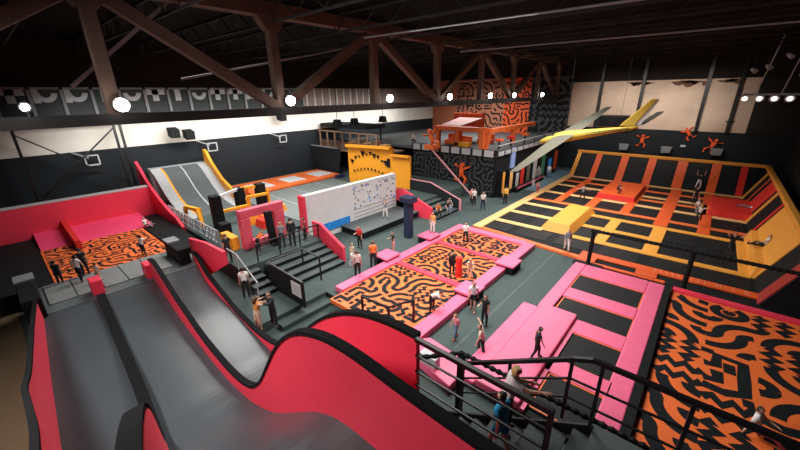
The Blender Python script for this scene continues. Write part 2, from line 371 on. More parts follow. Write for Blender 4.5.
# back bank
y0, y1, zt = 45.0, 47.3, 2.55
MB().prism([(-12, y0, .05), (-12, y1, zt), (-12, y1 + .3, zt), (-12, y1 + .3, .05)], (15.9, 0, 0)).build('back_bank', BLACK, A)
def bank_strip(xa, xb, m, n='bank_pad', lift=.05):
    d = V((0, -(zt - .05), y1 - y0)).normalized() * lift
    return MB().prism([V((xa, y0, .05)) + d, V((xb, y0, .05)) + d, V((xb, y1, zt)) + d, V((xa, y1, zt)) + d], -d).build(n, m, A)
for x, hw in ((-9.6, .3), (-6.95, .36), (-4.35, .36), (-1.7, .42), (1.0, .36)): bank_strip(x - hw, x + hw, ORRED)
bank_strip(-12.05, -11.6, YEL)
for i, (xa, xb) in enumerate(((-11.5, -10), (-9.2, -7.4), (-6.5, -4.8), (-3.9, -2.2), (-1.2, .55), (1.45, 4.0))): bank_strip(xa, xb, BED, 'bank_bed', .02)
B(-12.1, 4.4, y1 - .1, y1 + .35, zt, zt + .3).build('top_pad', YEL, A, bevel=.05)
# right bank, leaning out to the right
xa, xb = 3.35, 4.5
MB().prism([(xa, 21.5, .05), (xb, 21.5, zt), (xb + .3, 21.5, zt), (xb + .3, 21.5, .05)], (0, 26, 0)).build('side_bank', BLACK, A)
def side_strip(ya, yb, m, lift=.05, n='bank_pad'):
    d = V((-(zt - .05), 0, xb - xa)).normalized() * lift
    return MB().prism([V((xa, ya, .05)) + d, V((xa, yb, .05)) + d, V((xb, yb, zt)) + d, V((xb, ya, zt)) + d], -d).build(n, m, A)
side_strip(44.2, 44.9, YEL); side_strip(41.9, 42.2, ORRED); side_strip(37.2, 40.6, RED); side_strip(35.8, 36.4, YEL); side_strip(32.5, 32.9, RED); side_strip(24.8, 32.0, YEL)
side_strip(21.6, 22.6, mat('dark_red_vinyl', (.38, .03, .025), .5))
B(xb - .1, xb + .25, 21.5, y1 + .3, zt, zt + .3).build('top_pad', YEL, A, bevel=.05)
bank_strip(2.8, 3.3, RED)

# ---------------------------------------------------------------- low doodle court in the middle
A = thing('doodle_court', (-10, 15.5, 0), 'low court of orange doodle mats framed by pink pads in the middle of the hall', 'foam court')
zf = .34
for x0, x1, y0, y1, m in ((-12.95, -12.35, 9.7, 21.6, PINK), (-7.75, -7.1, 9.3, 21.4, PINK), (-12.4, -7.7, 20.9, 21.6, PINK), (-12.4, -7.7, 17.75, 18.15, HOT), (-12.4, -7.7, 13.75, 14.15, HOT)):
    B(x0, x1, y0, y1, 0, zf if m is PINK else .3).build('edge_pad', m, A, bevel=.05)
for y0, y1, sd in ((8.9, 13.75, 1), (14.15, 17.75, 2), (18.15, 20.9, 3)):
    mb = MB().box(-12.35, -7.75, y0, y1, 0, .2)
    doodle(mb, (-12.35, y0, .2), (1, 0, 0), (0, 1, 0), 4.6, y1 - y0, 1.0, 1, 10 + sd, .13)
    mb.build('doodle_mat', [ORANGE, DOODK], A)
for x, y, nm in ((-13.2, 13.9, 'front left'), (-13.1, 18.0, 'back left'), (-7.2, 17.6, 'back right'), (-7.4, 13.6, 'front right')):
    t = thing('step_box', (x, y, 0), 'black step box with pink cushion, %s of the middle doodle court' % nm, 'step box', 'step boxes round the middle court')
    B(x - .5, x + .5, y - .55, y + .55, 0, .42).build('box', BLACK, t); B(x - .55, x + .55, y - .6, y + .6, .42, .55).build('cushion', PINK, t, bevel=.04)
t = thing('corner_guard_rail', (-8.5, 9.6, 0), 'black steel corner rail at the near end of the middle doodle court', 'railing')
MB().bar((-9.96, 8.85, 1.3), (-8.52, 8.98, 1.3), .07, .07).bar((-8.52, 8.98, 1.3), (-8.1, 10.1, 1.3), .07, .07).build('handrail', BLACKM, t)
for x, y, z0 in ((-9.96, 8.85, .2), (-8.52, 8.98, .2), (-8.1, 10.1, .2)): MB().bar((x, y, z0), (x, y, 1.33), .08, .08).build('post', BLACKM, t)

# ---------------------------------------------------------------- pink trampoline court
A = thing('pink_trampoline_court', (-2.2, 15, 0), 'pink padded trampoline court with dark beds in one row', 'trampoline court')
B(-4.4, -.15, 8.6, 20.4, 0, .2).build('base', BLACK, A)
for x0, x1, y0, y1 in ((-3.8, -.82, 17.2, 19.0), (-3.72, -.8, 14.6, 16.2), (-2.6, -.68, 11.6, 13.6), (-2.52, -.6, 8.9, 10.75)):
    b = B(x0 - .03, x1 + .03, y0 - .03, y1 + .03, .2, .27).build('trampoline_bed', BED, A)
    e = MB(); 
    for q in ((x0, x1, y0, y0 + .05), (x0, x1, y1 - .05, y1), (x0, x0 + .05, y0, y1), (x1 - .05, x1, y0, y1)): e.box(*q, .27, .285)
    e.build('bed_edge', ORANGE, A)
for x0, x1, y0, y1 in ((-.82, -.15, 8.6, 20.4), (-4.4, -3.8, 14.6, 20.4), (-3.8, -.82, 19.0, 20.4), (-3.8, -.82, 16.2, 17.2), (-3.72, -.8, 13.6, 14.6), (-2.75, -.68, 10.75, 11.6)):
    B(x0, x1, y0, y1, .2, .34).build('pad', PINK, A, bevel=.05)
B(-5.0, -4.3, 8.6, 14.5, 0, .32).build('step_pad', PINK, A, bevel=.04)
B(-4.25, -2.72, 8.6, 14.7, .2, .5).build('raised_block', PINK, A, bevel=.05)
B(-2.72, -2.55, 8.6, 13.6, .2, .34).build('pad', PINK, A)
# black padded barrier behind it
t = thing('padded_barrier', (-1, 21.0, 0), 'black padded barrier rail on posts between the pink court and the yellow arena', 'barrier')
MB().tube([(-3.98 + i * .1, 20.95, 2.2) for i in range(92)], [(.085 if i % 2 else .105) for i in range(92)], 8).build('rail', BLACK, t)
for x in (-3.85, .55): MB().tube([(x, 20.95, 0), (x, 20.95, 2.2)], .11, 10).build('post', BLACK, t)
B(-4.6, -3.1, 20.7, 21.05, 0, .22).build('foot', BLACK, t, bevel=.03)
# near end fence of the pink court
t = thing('netting_fence', (-2.8, 7.7, 0), 'black fence with a roped top edge at the near end of the pink court', 'fence')
MB().tube([(-5.16 + (.9 if False else 0) + i * .09, 6.6 + i * .103, 2.2) for i in range(11)] + [(-4.26 + i * .1, 7.63, 2.2) for i in range(1, 50)], [(.05 if i % 2 else .085) for i in range(60)], 8).build('rail', BLACK, t)
for x, y in ((-4.26, 7.63), (-.6, 7.63)): B(x - .09, x + .09, y - .09, y + .09, 0, 2.2).build('post', BLACK, t)
A = thing('pink_landing_pad', (-6.2, 8.9, 0), 'pink floor pad with a small grey box beside the stairs', 'floor pad')
MB().prism([(-7.6, 8.5, 0), (-4.8, 7.9, 0), (-4.8, 9.3, 0), (-6.8, 9.55, 0)], (0, 0, .35)).build('pad', PINK, A, bevel=.04)
tag(B(-6.3, -5.6, 8.2, 8.5, .35, .75).build('control_box', LGREY), 'small grey box standing on the pink floor pad by the stairs', 'box')

# ---------------------------------------------------------------- large doodle mat on the right
A = thing('doodle_mat_court', (2.5, 13, 0), 'big orange mat with thick black doodles in the near right corner', 'foam court')
mb = MB().box(.12, 5.85, 6.4, 20.0, 0, .3)
doodle(mb, (.12, 6.4, .3), (1, 0, 0), (0, 1, 0), 5.7, 13.6, 1.3, 1, 5, .135)
mb.build('doodle_mat', [ORANGE, DOODK], A)
B(-.14, .1, 6.4, 20.4, 0, .5).build('edge_wall', BLACK, A)
B(.12, 5.85, 20.02, 20.4, 0, .42).build('edge_pad', HOT, A, bevel=.04)
# ---------------------------------------------------------------- three-lane drop slide
import bisect
def interp(x, tab):
    xs_ = [a for a, b in tab]
    if x <= xs_[0]: return tab[0][1]
    if x >= xs_[-1]: return tab[-1][1]
    i = bisect.bisect_right(xs_, x) - 1; (a, b), (c, d) = tab[i], tab[i + 1]
    t = (x - a) / (c - a); return b + (d - b) * t
def smooth(tab, x):   # light smoothing of a profile
    return sum(interp(x + d, tab) for d in (-.5, -.25, 0, .25, .5)) / 5
SURF = [(-19.6, .98), (-17, .92), (-14.8, .84), (-12.7, .64), (-10.6, .45), (-8.9, .66), (-7.5, 1.25), (-5.9, 2.48), (-5.1, 3.1), (-4.4, 3.36), (-3.4, 3.38), (2, 3.38)]
L0 = [(-19.5, -.38), (-11, -.95), (-7.6, -.75), (2, -.6)]
L1 = [(-19.4, 1.53), (-12, 1.08), (-9.5, .86), (-7, .5), (-4.5, 0), (-3, -.3), (2, -.5)]
L2 = [(-19.8, 3.67), (-15, 3.3), (-12, 3.2), (2, 3.15)]
L3 = [(-19.6, 5.7), (-17, 5.2), (-13, 5.0), (-9, 4.8), (-5, 4.55), (2, 4.5)]
XS = [-19.5 + i * .25 for i in range(85)]
A = thing('drop_slide', (-11, 2, 0), 'three-lane drop slide of grey vinyl between hot pink walls, nearest the camera', 'slide')
def lane(La, Lb, n):
    a = [(x, smooth(La, x), smooth(SURF, x)) for x in XS]; b = [(x, smooth(Lb, x), smooth(SURF, x)) for x in XS]
    return MB().loft(a, b, .3).build('lane', LANE, A, smooth=False)
lane(L0, L1, 0); lane(L1, L2, 1); lane(L2, L3, 2)
T2 = [(-19.8, 1.9), (-18.8, 2.25), (-17, 2.05), (-14.8, 1.75), (-12.7, 1.28), (-10.4, 1.0), (-9.2, 1.1), (-8.4, 1.5), (-7.8, 2.25), (-7.1, 3.4), (-6.5, 4.2), (-6.0, 4.65), (-5.2, 5.05), (-4.2, 5.22), (-2.8, 5.12), (2, 5)]
T3 = [(-20, 1.6), (-17, 1.5), (-14, .85), (-12, .72), (-10.4, .95), (-9, 1.7), (-8.2, 2.6), (-7.2, 3.6), (-6.4, 4.15), (-5.6, 4.6), (-4.6, 4.9), (-3.57, 4.93)]
T1 = [(-19.5, 1.15), (-10, .72), (-9.2, .9), (-8.6, 1.5), (-7.9, 2.9), (-7.2, 4.0), (-6.4, 4.5), (-5.2, 4.95), (-3, 5.1), (2, 5.1)]
T0 = [(-20, 1.7), (-16, 2.3), (-12, 2.75), (-7, 4.4), (-4, 5.5), (0, 6.2)]
def wall(Ln, Tn, x0, x1, m, th, trim, name='side_wall', ts=.1):
    X = [x0 + (x1 - x0) * i / 90 for i in range(91)]
    top = [(x, smooth(Ln, x), smooth(Tn, x)) for x in X]; bot = [(x, smooth(Ln, x), smooth(SURF, x) - .35) for x in X]
    wl = MB().curtain(top, bot, (0, th, 0)).build(name, m, A)
    a = [(p[0], p[1] - (.03 if th > 0 else -.03), p[2] + ts) for p in top]; b = [(p[0], p[1] + th + (.03 if th > 0 else -.03), p[2] + ts) for p in top]
    MB().loft(a, b, ts).build('wall_trim', trim, A)
wall(L2, T2, -19.6, 1.5, HOT, .12, TRIM)
wall(L3, T3, -19.8, -3.57, HOT, .12, TRIM)
wall([(a, b - .12) for a, b in L1], T1, -19.4, 1.5, TRIM, .26, TRIM, 'side_wall', .05)
X = [-9.2 + i * .2 for i in range(50)]
for o in (-.15, .145):
    MB().curtain([(x, smooth(L1, x) + o, smooth(T1, x) - .12) for x in X], [(x, smooth(L1, x) + o, smooth(SURF, x)) for x in X], (0, .02, 0)).build('wall_panel', HOT, A)
wall(L0, T0, -19.6, -1, HOT, -.05, TRIM)
# end posts of the dividers and black boxes on the exit deck
for x, y, nm in ((-20.0, 1.55, 'left'), (-20.0, 3.65, 'right')):
    tag(B(x - .35, x + .35, y - .22, y + .22, 1, 1.75).build('divider_end_pad', HOT, bevel=.05), 'hot pink pad box at the %s divider end of the drop slide' % nm, 'pad', 'divider end pads')
MB().box(-22.8, -19.5, -.6, 6.0, .55, 1.0).build('exit_deck', DECKG, A)
for x0, x1, y0, y1, z1, lab in ((-22.4, -19.3, -.85, -.25, 1.9, 'long black padded box with a grey lid at the left edge of the slide exit'), (-22.2, -20.0, 5.05, 5.6, 1.9, 'long black padded box with a grey lid at the right edge of the slide exit')):
    t = thing('padded_box', ((x0 + x1) / 2, (y0 + y1) / 2, 1), lab, 'padded box', 'padded boxes at the slide exit')
    B(x0, x1, y0, y1, 1 if y0 > 0 else 0, z1).build('box', BLACK, t, bevel=.03); B(x0, x0 + .9, y0 - .03, y1 + .03, z1, z1 + .1).build('lid', GREY, t)
t = thing('flat_mat_row', (-21.6, 3, 1), 'row of dark grey flat mats between doodle mat and slide lanes', 'mats')
for i in range(5): B(-22.7, -20.3, -.1 + i * .98, .84 + i * .98, 1.0, 1.06).build('mat', mat('flat_mat_grey', (.20, .21, .21), .6) if i == 0 else MATS['flat_mat_grey'], t, bevel=.02)
# landing box with doodle mat and red back walls
A = thing('slide_landing_pit', (-27, 3, 0), 'landing pit of the drop slide with orange doodle mat and red crash walls', 'landing pit')
mb = MB().box(-28.6, -22.8, .35, 5.5, .5, 1.0)
doodle(mb, (-28.6, .35, 1.0), (1, 0, 0), (0, 1, 0), 5.8, 5.15, .8, 1, 33, .095)
mb.build('doodle_mat', [ORANGE, DOODK], A)
MB().prism([(-28.6, .4, .5), (-28.6, .4, 1.0), (-32.0, .4, 1.25), (-32.0, .4, .5)], (0, 5.8, 0)).build('sloped_pad', mat('lit_pink_pad', (.85, .06, .17), .5), A)  # sloped pad: hot pink brightened in the colour to look lit
B(-32.4, -32.0, -1.2, 7.4, .3, 3.05).build('crash_wall', HOT, A, bevel=.04)
B(-32.42, -31.98, -1.2, 7.4, 3.05, 3.15).build('crash_wall_trim', PALE, A)
MB().prism([(-32, 1.85, 1.2), (-32, 1.85, 1.75), (-27.2, 1.85, 1.55), (-27.2, 1.85, 1.0)], (0, .25, 0)).build('pit_divider', RED, A)
B(-31.95, -23, -1.5, .33, 0, .95).build('left_kerb', BLACK, A)
sp = [(-34.2, 4.75), (-33.4, 4.3), (-32.6, 3.6), (-31.5, 2.95), (-30, 2.3), (-28.5, 1.8), (-27.2, 1.55), (-26.2, 1.1)]
MB().prism([(x, 7.25, z) for x, z in sp] + [(-26.2, 7.25, .3), (-34.2, 7.25, .3)], (0, .2, 0)).build('right_wall', HOT, A)
B(-31.5, -22.4, 5.6, 7.2, .3, 1.0).build('side_ledge', BLACK, A)
# big red gate panel beside the third lane
tag(MB().prism([(-20.6, 5.85, 1.05), (-20.6, 5.85, 2.2), (-18.0, 5.75, 2.68), (-15.7, 5.7, 2.85), (-15.7, 5.7, 2.2), (-18.2, 5.75, .8)], (.0, .15, 0)).build('red_guard_panel', HOT), 'large slanted red guard panel between the third slide lane and the left stairs', 'guard panel')
# left of the slide
tag(B(-31, -6, -5.5, -1.15, 0, .04).build('gloss_mat', BROWN), 'brown glossy floor mat left of the drop slide', 'floor mat')
t = thing('graphic_panel', (-29, -1.9, 0), 'dark patterned panel wall at the far left edge', 'panel')
mb = MB().box(-32.3, -30.5, -1.9, -1.7, .05, 3.4); doodle(mb, (-32.3, -1.7, .05), (1, 0, 0), (0, 0, 1), 1.8, 3.3, .5, 1, 3, .13, .01); mb.build('panel', [DOODG, GREY], t)

# ---------------------------------------------------------------- upper deck and stair beside the slide
A = thing('steel_stair', (-2, 5.4, 0), 'black steel stair and landing beside the drop slide, nearest the camera', 'staircase')
B(-.5, 5, 4.62, 6.2, 3.36, 3.5).build('landing', DECKG, A)
n = 9
for i in range(n):
    x = -.5 - .42 * (i + 1); z = 3.5 - .26 * (i + 1)
    B(x + .1, x + .44, 4.7, 6.1, z - .06, z).build('step', STEP, A)
for y in (4.65, 6.15): MB().prism([(-.5, y, 3.5), (-.5, y, 3.2), (-4.28, y, .86), (-4.28, y, 1.16)], (0, .05, 0)).build('stringer', BLACKM, A)
for x, y in ((4.5, 4.7), (4.5, 6.1), (-.45, 4.75), (-.45, 6.1)): MB().bar((x, y, 0), (x, y, 3.36), .12, .12).build('support_post', BLACKM, A)
MB().bar((-3.57, 4.52, 4.95), (-.9, 4.52, 4.95), .09, .09).build('handrail', BLACKM, A)
for z in (4.55, 4.15, 3.8): MB().bar((-3.57, 4.52, z), (-.9, 4.52, z), .035, .035).build('mid_rail', BLACKM, A)
for x in (-.93,): MB().bar((x, 4.52, 3.4), (x, 4.52, 4.98), .08, .08).build('rail_post', BLACKM, A)
MB().bar((-3.35, 6.05, 3.42), (-1.05, 6.05, 4.85), .08, .08).bar((-1.05, 6.05, 4.85), (-.72, 6.05, 5.0), .08, .08).bar((-.72, 6.05, 5.0), (5, 6.05, 5.0), .08, .08).build('handrail', BLACKM, A)
for dz in (.45, .9):
    MB().bar((-3.35, 6.05, 3.42 - dz), (-1.05, 6.05, 4.85 - dz), .035, .035).bar((-1.05, 6.05, 4.85 - dz), (5, 6.05, 4.98 - dz), .035, .035).build('mid_rail', BLACKM, A)
for x, z0, z1 in ((-3.35, 1.9, 3.45), (-2.2, 2.7, 4.15), (-1.05, 3.4, 4.87), (-.56, 3.45, 5.0), (.7, 3.45, 5.0), (2.0, 3.45, 5.0)): MB().bar((x, 6.05, z0), (x, 6.05, z1), .06, .06).build('rail_post', BLACKM, A)
# ---------------------------------------------------------------- raised activity deck on the left
mb = MB()
for q in ((-36, -22.4, 7.45, 12.2), (-22.4, -17.2, 6.9, 12.2), (-36, -20.4, 12.2, 21.7), (-36, -17.4, 21.7, 30.4)): mb.box(*q, 0, 1.0)
A = struct(mb.build('floor.001', FLOOR))
tag(B(-30.2, -20.5, 13.2, 23.4, 1.0, 1.06).build('gym_mat', mat('gym_mat_grey', (.15, .175, .17), .7)), 'wide grey gym mat behind the white climbing wall', 'mat')
mb = MB()
for yy in (15.5, 18.2, 21): mb.box(-30.1, -20.6, yy, yy + .07, 1.06, 1.063)
tag(mb.build('floor_lines', LGREY), 'pale lines across the wide grey gym mat', 'floor lines')
A = thing('landing_airbag', (-32.3, 20, 1), 'orange landing airbag with three white rectangles along the dark left wall', 'airbag')
B(-34.6, -30.4, 14.4, 24.9, 1, 1.28).build('airbag', ORANGE, A, bevel=.06)
for y0 in (15.3, 18.9, 22.4): B(-33.6, -31.2, y0, y0 + 2.1, 1.28, 1.29).build('white_target', WHITEV, A)
B(-30.3, -29.7, 24.0, 24.9, 1, 1.3).build('end_block', NAVY, A)
# stairs
def stairs(name, lab, xt, xb, y0, y1, zt, zb, n):
    t = thing(name, ((xt + xb) / 2, (y0 + y1) / 2, zb), lab, 'staircase')
    for i in range(n):
        a = xt + (xb - xt) * i / n; b = xt + (xb - xt) * (i + 1) / n; z = zt - (zt - zb) * (i + 1) / (n + 1)
        mb = MB().box(a, b, y0, y1, zb, z); mb.box(b - .02, b + .012, y0, y1, zb, z - .03, m=1); mb.build('step', [STEP, BLACK], t)
    return t
A = stairs('main_stair', 'wide dark stair beside the pink side panel down to the floor', -17.2, -15.0, 8.3, 12.1, 1.0, 0, 4)
MB().prism([(-18.1, 12.2, .9), (-18.1, 12.2, 2.0), (-17.3, 12.2, 2.0), (-15.2, 12.2, .95), (-15.2, 12.2, 0), (-17.2, 12.2, 0)], (0, .18, 0)).build('side_panel', HOT, A)
A = stairs('side_stair', 'narrow dark stair with a pale handrail behind the slide', -17.2, -15.3, 6.9, 7.8, 1.0, 0, 4)
for y in (6.85,): MB().bar((-18.7, y, 1.9), (-17.2, y, 1.9), .05, .05).bar((-17.2, y, 1.9), (-15.3, y, .9), .05, .05).build('handrail', LGREY, A)
for x, z0 in ((-18.6, 1), (-17.2, 1), (-15.4, 0)): MB().bar((x, 6.85, z0), (x, 6.85, z0 + .95), .05, .05).build('rail_post', LGREY, A)
A = stairs('back_stair', 'dark stair behind the navy padded pillar with people sitting on it', -17.4, -15.2, 21.9, 25.1, 1.0, 0, 4)
MB().prism([(-19.6, 21.7, .5), (-19.6, 21.7, 1.95), (-18.5, 21.7, 2.05), (-15.6, 21.7, .95), (-15.6, 21.7, 0), (-17.4, 21.7, 0)], (0, .18, 0)).build('side_panel', HOT, A)
MB().prism([(-21, 25.2, 1), (-21, 25.2, 1.95), (-18.3, 25.2, 1.95), (-15.2, 25.2, .9), (-15.2, 25.2, 0), (-17.4, 25.2, 0)], (0, .15, 0)).build('side_wall', DGREY, A)
MB().bar((-21, 25.27, 2.0), (-18.3, 25.27, 2.0), .1, .08).bar((-18.3, 25.27, 2.0), (-15.15, 25.27, .95), .1, .08).bar((-15.15, 25.27, .95), (-15.15, 25.27, 0), .12, .2).build('handrail', mat('pale_pink_rail', (.75, .3, .36), .5), A)
# guard rails
t = thing('stairwell_guard', (-14.5, 8.9, 0), 'black guard rail with a solid side carrying a white notice, between the two stairs', 'railing')
P1, P2, P3, P4 = (-16.05, 7.9, 1.4), (-16.1, 10, 1.4), (-14.5, 10, 1.4), (-12.9, 7.85, 1.35)
MB().bar(P1, P2, .07, .07).bar(P2, P3, .07, .07).bar(P1, P4, .07, .07).build('handrail', mat('worn_black_rail', (.05, .052, .055), .35), t)
for x, y in ((-16.1, 10), (-14.5, 10), (-12.9, 7.85), (-14.5, 7.88)): MB().bar((x, y, 0), (x, y, 1.38), .07, .07).build('post', BLACKM, t)
B(-16.05, -12.9, 7.84, 7.9, 0, 1.3).build('solid_panel', BLACK, t)
mb = MB().box(-13.85, -13.05, 7.80, 7.84, .45, 1.15)
for k in range(4): mb.box(-13.75 + .1 * (k % 2), -13.15, 7.795, 7.80, .6 + k * .12, .63 + k * .12, m=1)
mb.build('notice', [PALE, GREY], t)
t = thing('deck_railing', (-17.3, 10.2, 1), 'black railing with posts along the deck edge in front of the pink portal', 'railing')
MB().bar((-17.3, 8.0, 2.0), (-17.3, 12.1, 2.0), .07, .07).build('handrail', BLACKM, t)
for y in (8.0, 9.35, 10.7, 12.05): MB().bar((-17.3, y, 1), (-17.3, y, 2), .06, .06).build('post', BLACKM, t)
for z in (1.35, 1.68): MB().bar((-17.3, 8, z), (-17.3, 12.1, z), .03, .03).build('mid_rail', BLACKM, t)
# white climbing wall with screen
A = thing('climbing_wall', (-19.5, 17.2, 0), 'long white climbing wall with small holds and a blue screen', 'climbing wall')
B(-19.7, -19.3, 12.65, 21.65, 0, 3.32).build('wall_panel', WHITEV, A)
B(-19.8, -19.2, 12.42, 12.65, 0, 3.34).build('end_pad', HOT, A, bevel=.04)
B(-19.3, -19.27, 13.85, 16.4, .42, 1.0).build('screen', BLUE, A)
mb = MB().box(-19.3, -19.285, 13.75, 16.5, .34, .4)
for z in (1.3, 1.0, .7): mb.box(-19.3, -19.28, 16.8, 21.6, z, z + .04)
mb.build('ledge_line', GREY, A)
rnd = random.Random(5)
for k in range(46):
    y = 16.9 + rnd.random() * 4.6; z = 1.4 + rnd.random() * 1.75
    MB().ball((-19.27, y, z), .05, .09, .07, n=6, k=4).build('climbing_hold', (GREY, BLUE, GREY, LGREY)[k % 4], A)
mb = MB()
for a, b in (((18.2, .9), (19.3, 2.5)), ((19.3, 2.5), (20.4, .9)), ((18.6, 1.6), (20.0, 1.6)), ((20.6, 2.6), (21.6, 1.0)), ((17.6, 2.2), (18.4, 1.2)), ((21.2, 2.7), (21.9, 1.7))):
    mb.bar((-19.29, a[0] - .6, a[1] + .4), (-19.29, b[0] - .6, b[1] + .4), .05, .07)
mb.build('painted_line', mat('white_paint', (.9, .92, .95), .5, emit=0), A)
A = thing('low_stage', (-18.5, 18.5, 0), 'low dark grey stage in front of the white climbing wall', 'stage')
B(-19.25, -16.9, 15.5, 21.65, 0, .44).build('riser', BLACK, A); B(-19.25, -16.85, 15.45, 21.65, .44, .5).build('top', DECKG, A)
A = thing('padded_pillar', (-14.7, 17.75, 0), 'navy blue padded pillar with a wider head beside the middle court', 'pillar')
B(-14.95, -14.45, 17.5, 18.0, 0, 2.6).build('column', NAVY, A, bevel=.05); B(-15.2, -14.2, 17.35, 18.15, 2.6, 3.0).build('head', NAVY, A, bevel=.05)
# pink portal
A = thing('pink_portal', (-19.4, 9.65, 1), 'square pink padded portal frame on the deck', 'portal frame')
x0, x1 = -19.65, -19.25
for q in ((8.25, 8.85, 1, 2.88), (10.35, 11.05, 1, 2.88)): B(x0, x1, *q).build('upright', HOT if False else mat('salmon_pink_vinyl', (.82, .10, .16), .5), A, bevel=.05)
B(x0, x1, 8.25, 11.05, 2.88, 3.4).build('lintel', MATS['salmon_pink_vinyl'], A, bevel=.05)
B(x0, x1, 8.85, 10.35, 1, 1.45).build('sill', MATS['salmon_pink_vinyl'], A, bevel=.05)
tag(MB().bar((-18.7, 9.8, 1), (-18.9, 9.75, 3.1), .35, .35).build('punch_post', BLACK), 'black padded post standing in front of the pink portal', 'post')
# obstacle towers behind the portal
for i, (x, y, h, lab) in enumerate(((-24.3, 9.0, 3.3, 'tall black padded tower left of the pink portal'), (-25.6, 12.9, 3.2, 'black padded tower behind the pink portal, right one'), (-26.4, 11.6, 3.0, 'black padded tower in the yellow frames behind the pink portal'), (-22.5, 8.6, 1.9, 'short black padded block left of the pink portal'))):
    tag(B(x - .35, x + .35, y - .3, y + .3, 1, h).build('padded_tower', BLACK, bevel=.04), lab, 'tower', 'obstacle towers')
t = thing('obstacle_frame', (-25.5, 10.8, 1), 'yellow and orange obstacle frame behind the pink portal', 'obstacle frame')
for (x, y) in ((-25.9, 9.6), (-24.6, 11.4), (-26.8, 12.4), (-25.2, 13.3)): MB().bar((x, y, 1), (x, y, 2.7), .18, .18).build('post', ORRED if x < -26 else AMBER, t)
for a, b, m in (((-24.3, 9, 3.1), (-26.4, 11.6, 2.9), PALE), ((-26.4, 11.6, 2.9), (-25.6, 12.9, 3.0), AMBER), ((-24.3, 9.1, 2.1), (-24.6, 11.4, 2.0), AMBER), ((-25.2, 13.3, 2.4), (-24.6, 11.4, 2.6), AMBER)): MB().bar(a, b, .22, .18).build('beam', m, t)
for i, (x, y) in enumerate(((-23.6, 10.8), (-23, 11.8), (-24.5, 13.6), (-22.2, 11.2))):
    tag(MB().frustum(x - .55, x + .55, y - .5, y + .5, 1, 1.55, .1, .1).build('foam_block', [AMBER, ORANGE, YEL, RED][i], bevel=.04), ['amber foam block nearest the black tower', 'orange foam block behind the portal', 'yellow foam block farthest back near the gym mat', 'red foam block right behind the portal opening'][i], 'foam block', 'foam blocks behind the portal')
t = thing('yellow_slat_stack', (-20.5, 8.2, 1), 'stack of yellow padded slats beside the pink portal', 'slats')
for z in (1.0, 1.2, 1.4, 1.6): B(-21.2, -19.7, 7.75, 8.2, z, z + .2).build('slat', AMBER, t, bevel=.03)
t = thing('balance_frame', (-26.3, 7.95, 1), 'yellow angular frame at the foot of the grey ramp', 'frame')
for a, b in (((-27.2, 7.9, 1), (-26.8, 7.9, 2.3)), ((-26.8, 7.9, 2.3), (-25.8, 8.3, 2.2)), ((-25.8, 8.3, 2.2), (-25.4, 8.3, 1)), ((-26.4, 8.6, 1), (-26.4, 8.6, 2.1))): MB().bar(a, b, .22, .22).build('bar', AMBER, t)
t = thing('lattice_railing', (-25, 7.6, 1), 'pale grey lattice railing running from the ramp along the landing pit', 'railing')
for z in (1.15, 1.55, 1.95): MB().bar((-29.5, 7.6, z), (-21.2, 7.6, z), .06, .05).build('rail', LGREY, t)
for i in range(9): MB().bar((-29.4 + i * 1.02, 7.6, 1), (-29.4 + i * 1.02, 7.6, 2.0), .06, .06).build('post', LGREY, t)
mb = MB()
for i in range(16): mb.bar((-29.4 + i * .51, 7.6, 1.1), (-28.89 + i * .51, 7.6, 1.95), .03, .03); mb.bar((-29.4 + i * .51, 7.62, 1.95), (-28.89 + i * .51, 7.62, 1.1), .03, .03)
mb.build('lattice', LGREY, t)
# quarter ramp with orange side
A = thing('quarter_ramp', (-31.6, 10.5, 1), 'grey curved ramp lanes with an amber side wall against the left wall', 'ramp')
RP = [(-34.9, 3.85), (-34.0, 3.5), (-33.2, 2.9), (-32.3, 2.2), (-31.3, 1.65), (-30.2, 1.25), (-29, 1.05), (-27.8, 1.02)]
def rp(y): return [(x, y, z) for x, z in RP]
for a, b, m, n in ((8.3, 9.05, LGREY, 'edge_band'), (9.05, 9.2, AMBER, 'stripe'), (9.2, 10.55, DECKG, 'ramp_lane'), (10.55, 10.65, PALE, 'stripe'), (10.65, 12.0, DECKG, 'ramp_lane'), (12.0, 12.7, LGREY, 'edge_band')):
    MB().loft(rp(a), rp(b), .15).build(n, m, A)
MB().prism([(-34.9, 12.7, 5.0), (-34.5, 12.7, 4.95), (-33.6, 12.7, 3.9), (-32, 12.7, 2.7), (-30, 12.7, 1.9), (-28, 12.7, 1.5), (-28, 12.7, 1), (-34.9, 12.7, 1)], (0, .25, 0)).build('side_wall', AMBER, A)
B(-35.6, -34.85, 8.3, 12.7, 1, 3.85).build('top_deck', LGREY, A)
# amber climbing wall with black holds
t = thing('amber_climbing_wall', (-25, 24.4, 1), 'amber yellow climbing wall with black triangular holds', 'climbing wall')
a = V((-27.6, 23.75, 0)); b = V((-22.7, 24.95, 0)); c = V((-20.6, 25.1, 0)); d = (b - a).normalized(); nrm = V((-d.y, d.x, 0)) * .3
MB().prism([a + V((0, 0, 1)), b + V((0, 0, 1)), b + V((0, 0, 4.72)), a + V((0, 0, 4.72))], nrm).build('tall_panel', AMBER, t)
MB().prism([b + V((0, 0, 1)), c + V((0, 0, 1)), c + V((0, 0, 4.1)), b + V((0, 0, 4.1))], nrm).build('low_panel', AMBER, t)
MB().bar(a + V((0, 0, 4.75)) - nrm * .7, b + V((0, 0, 4.75)) - nrm * .7, .5, .22).build('top_lip', AMBER, t)
MB().bar(b + V((0, 0, 4.1)) - nrm * .5, c + V((0, 0, 4.1)) - nrm * .5, .4, .18).build('top_lip', AMBER, t)
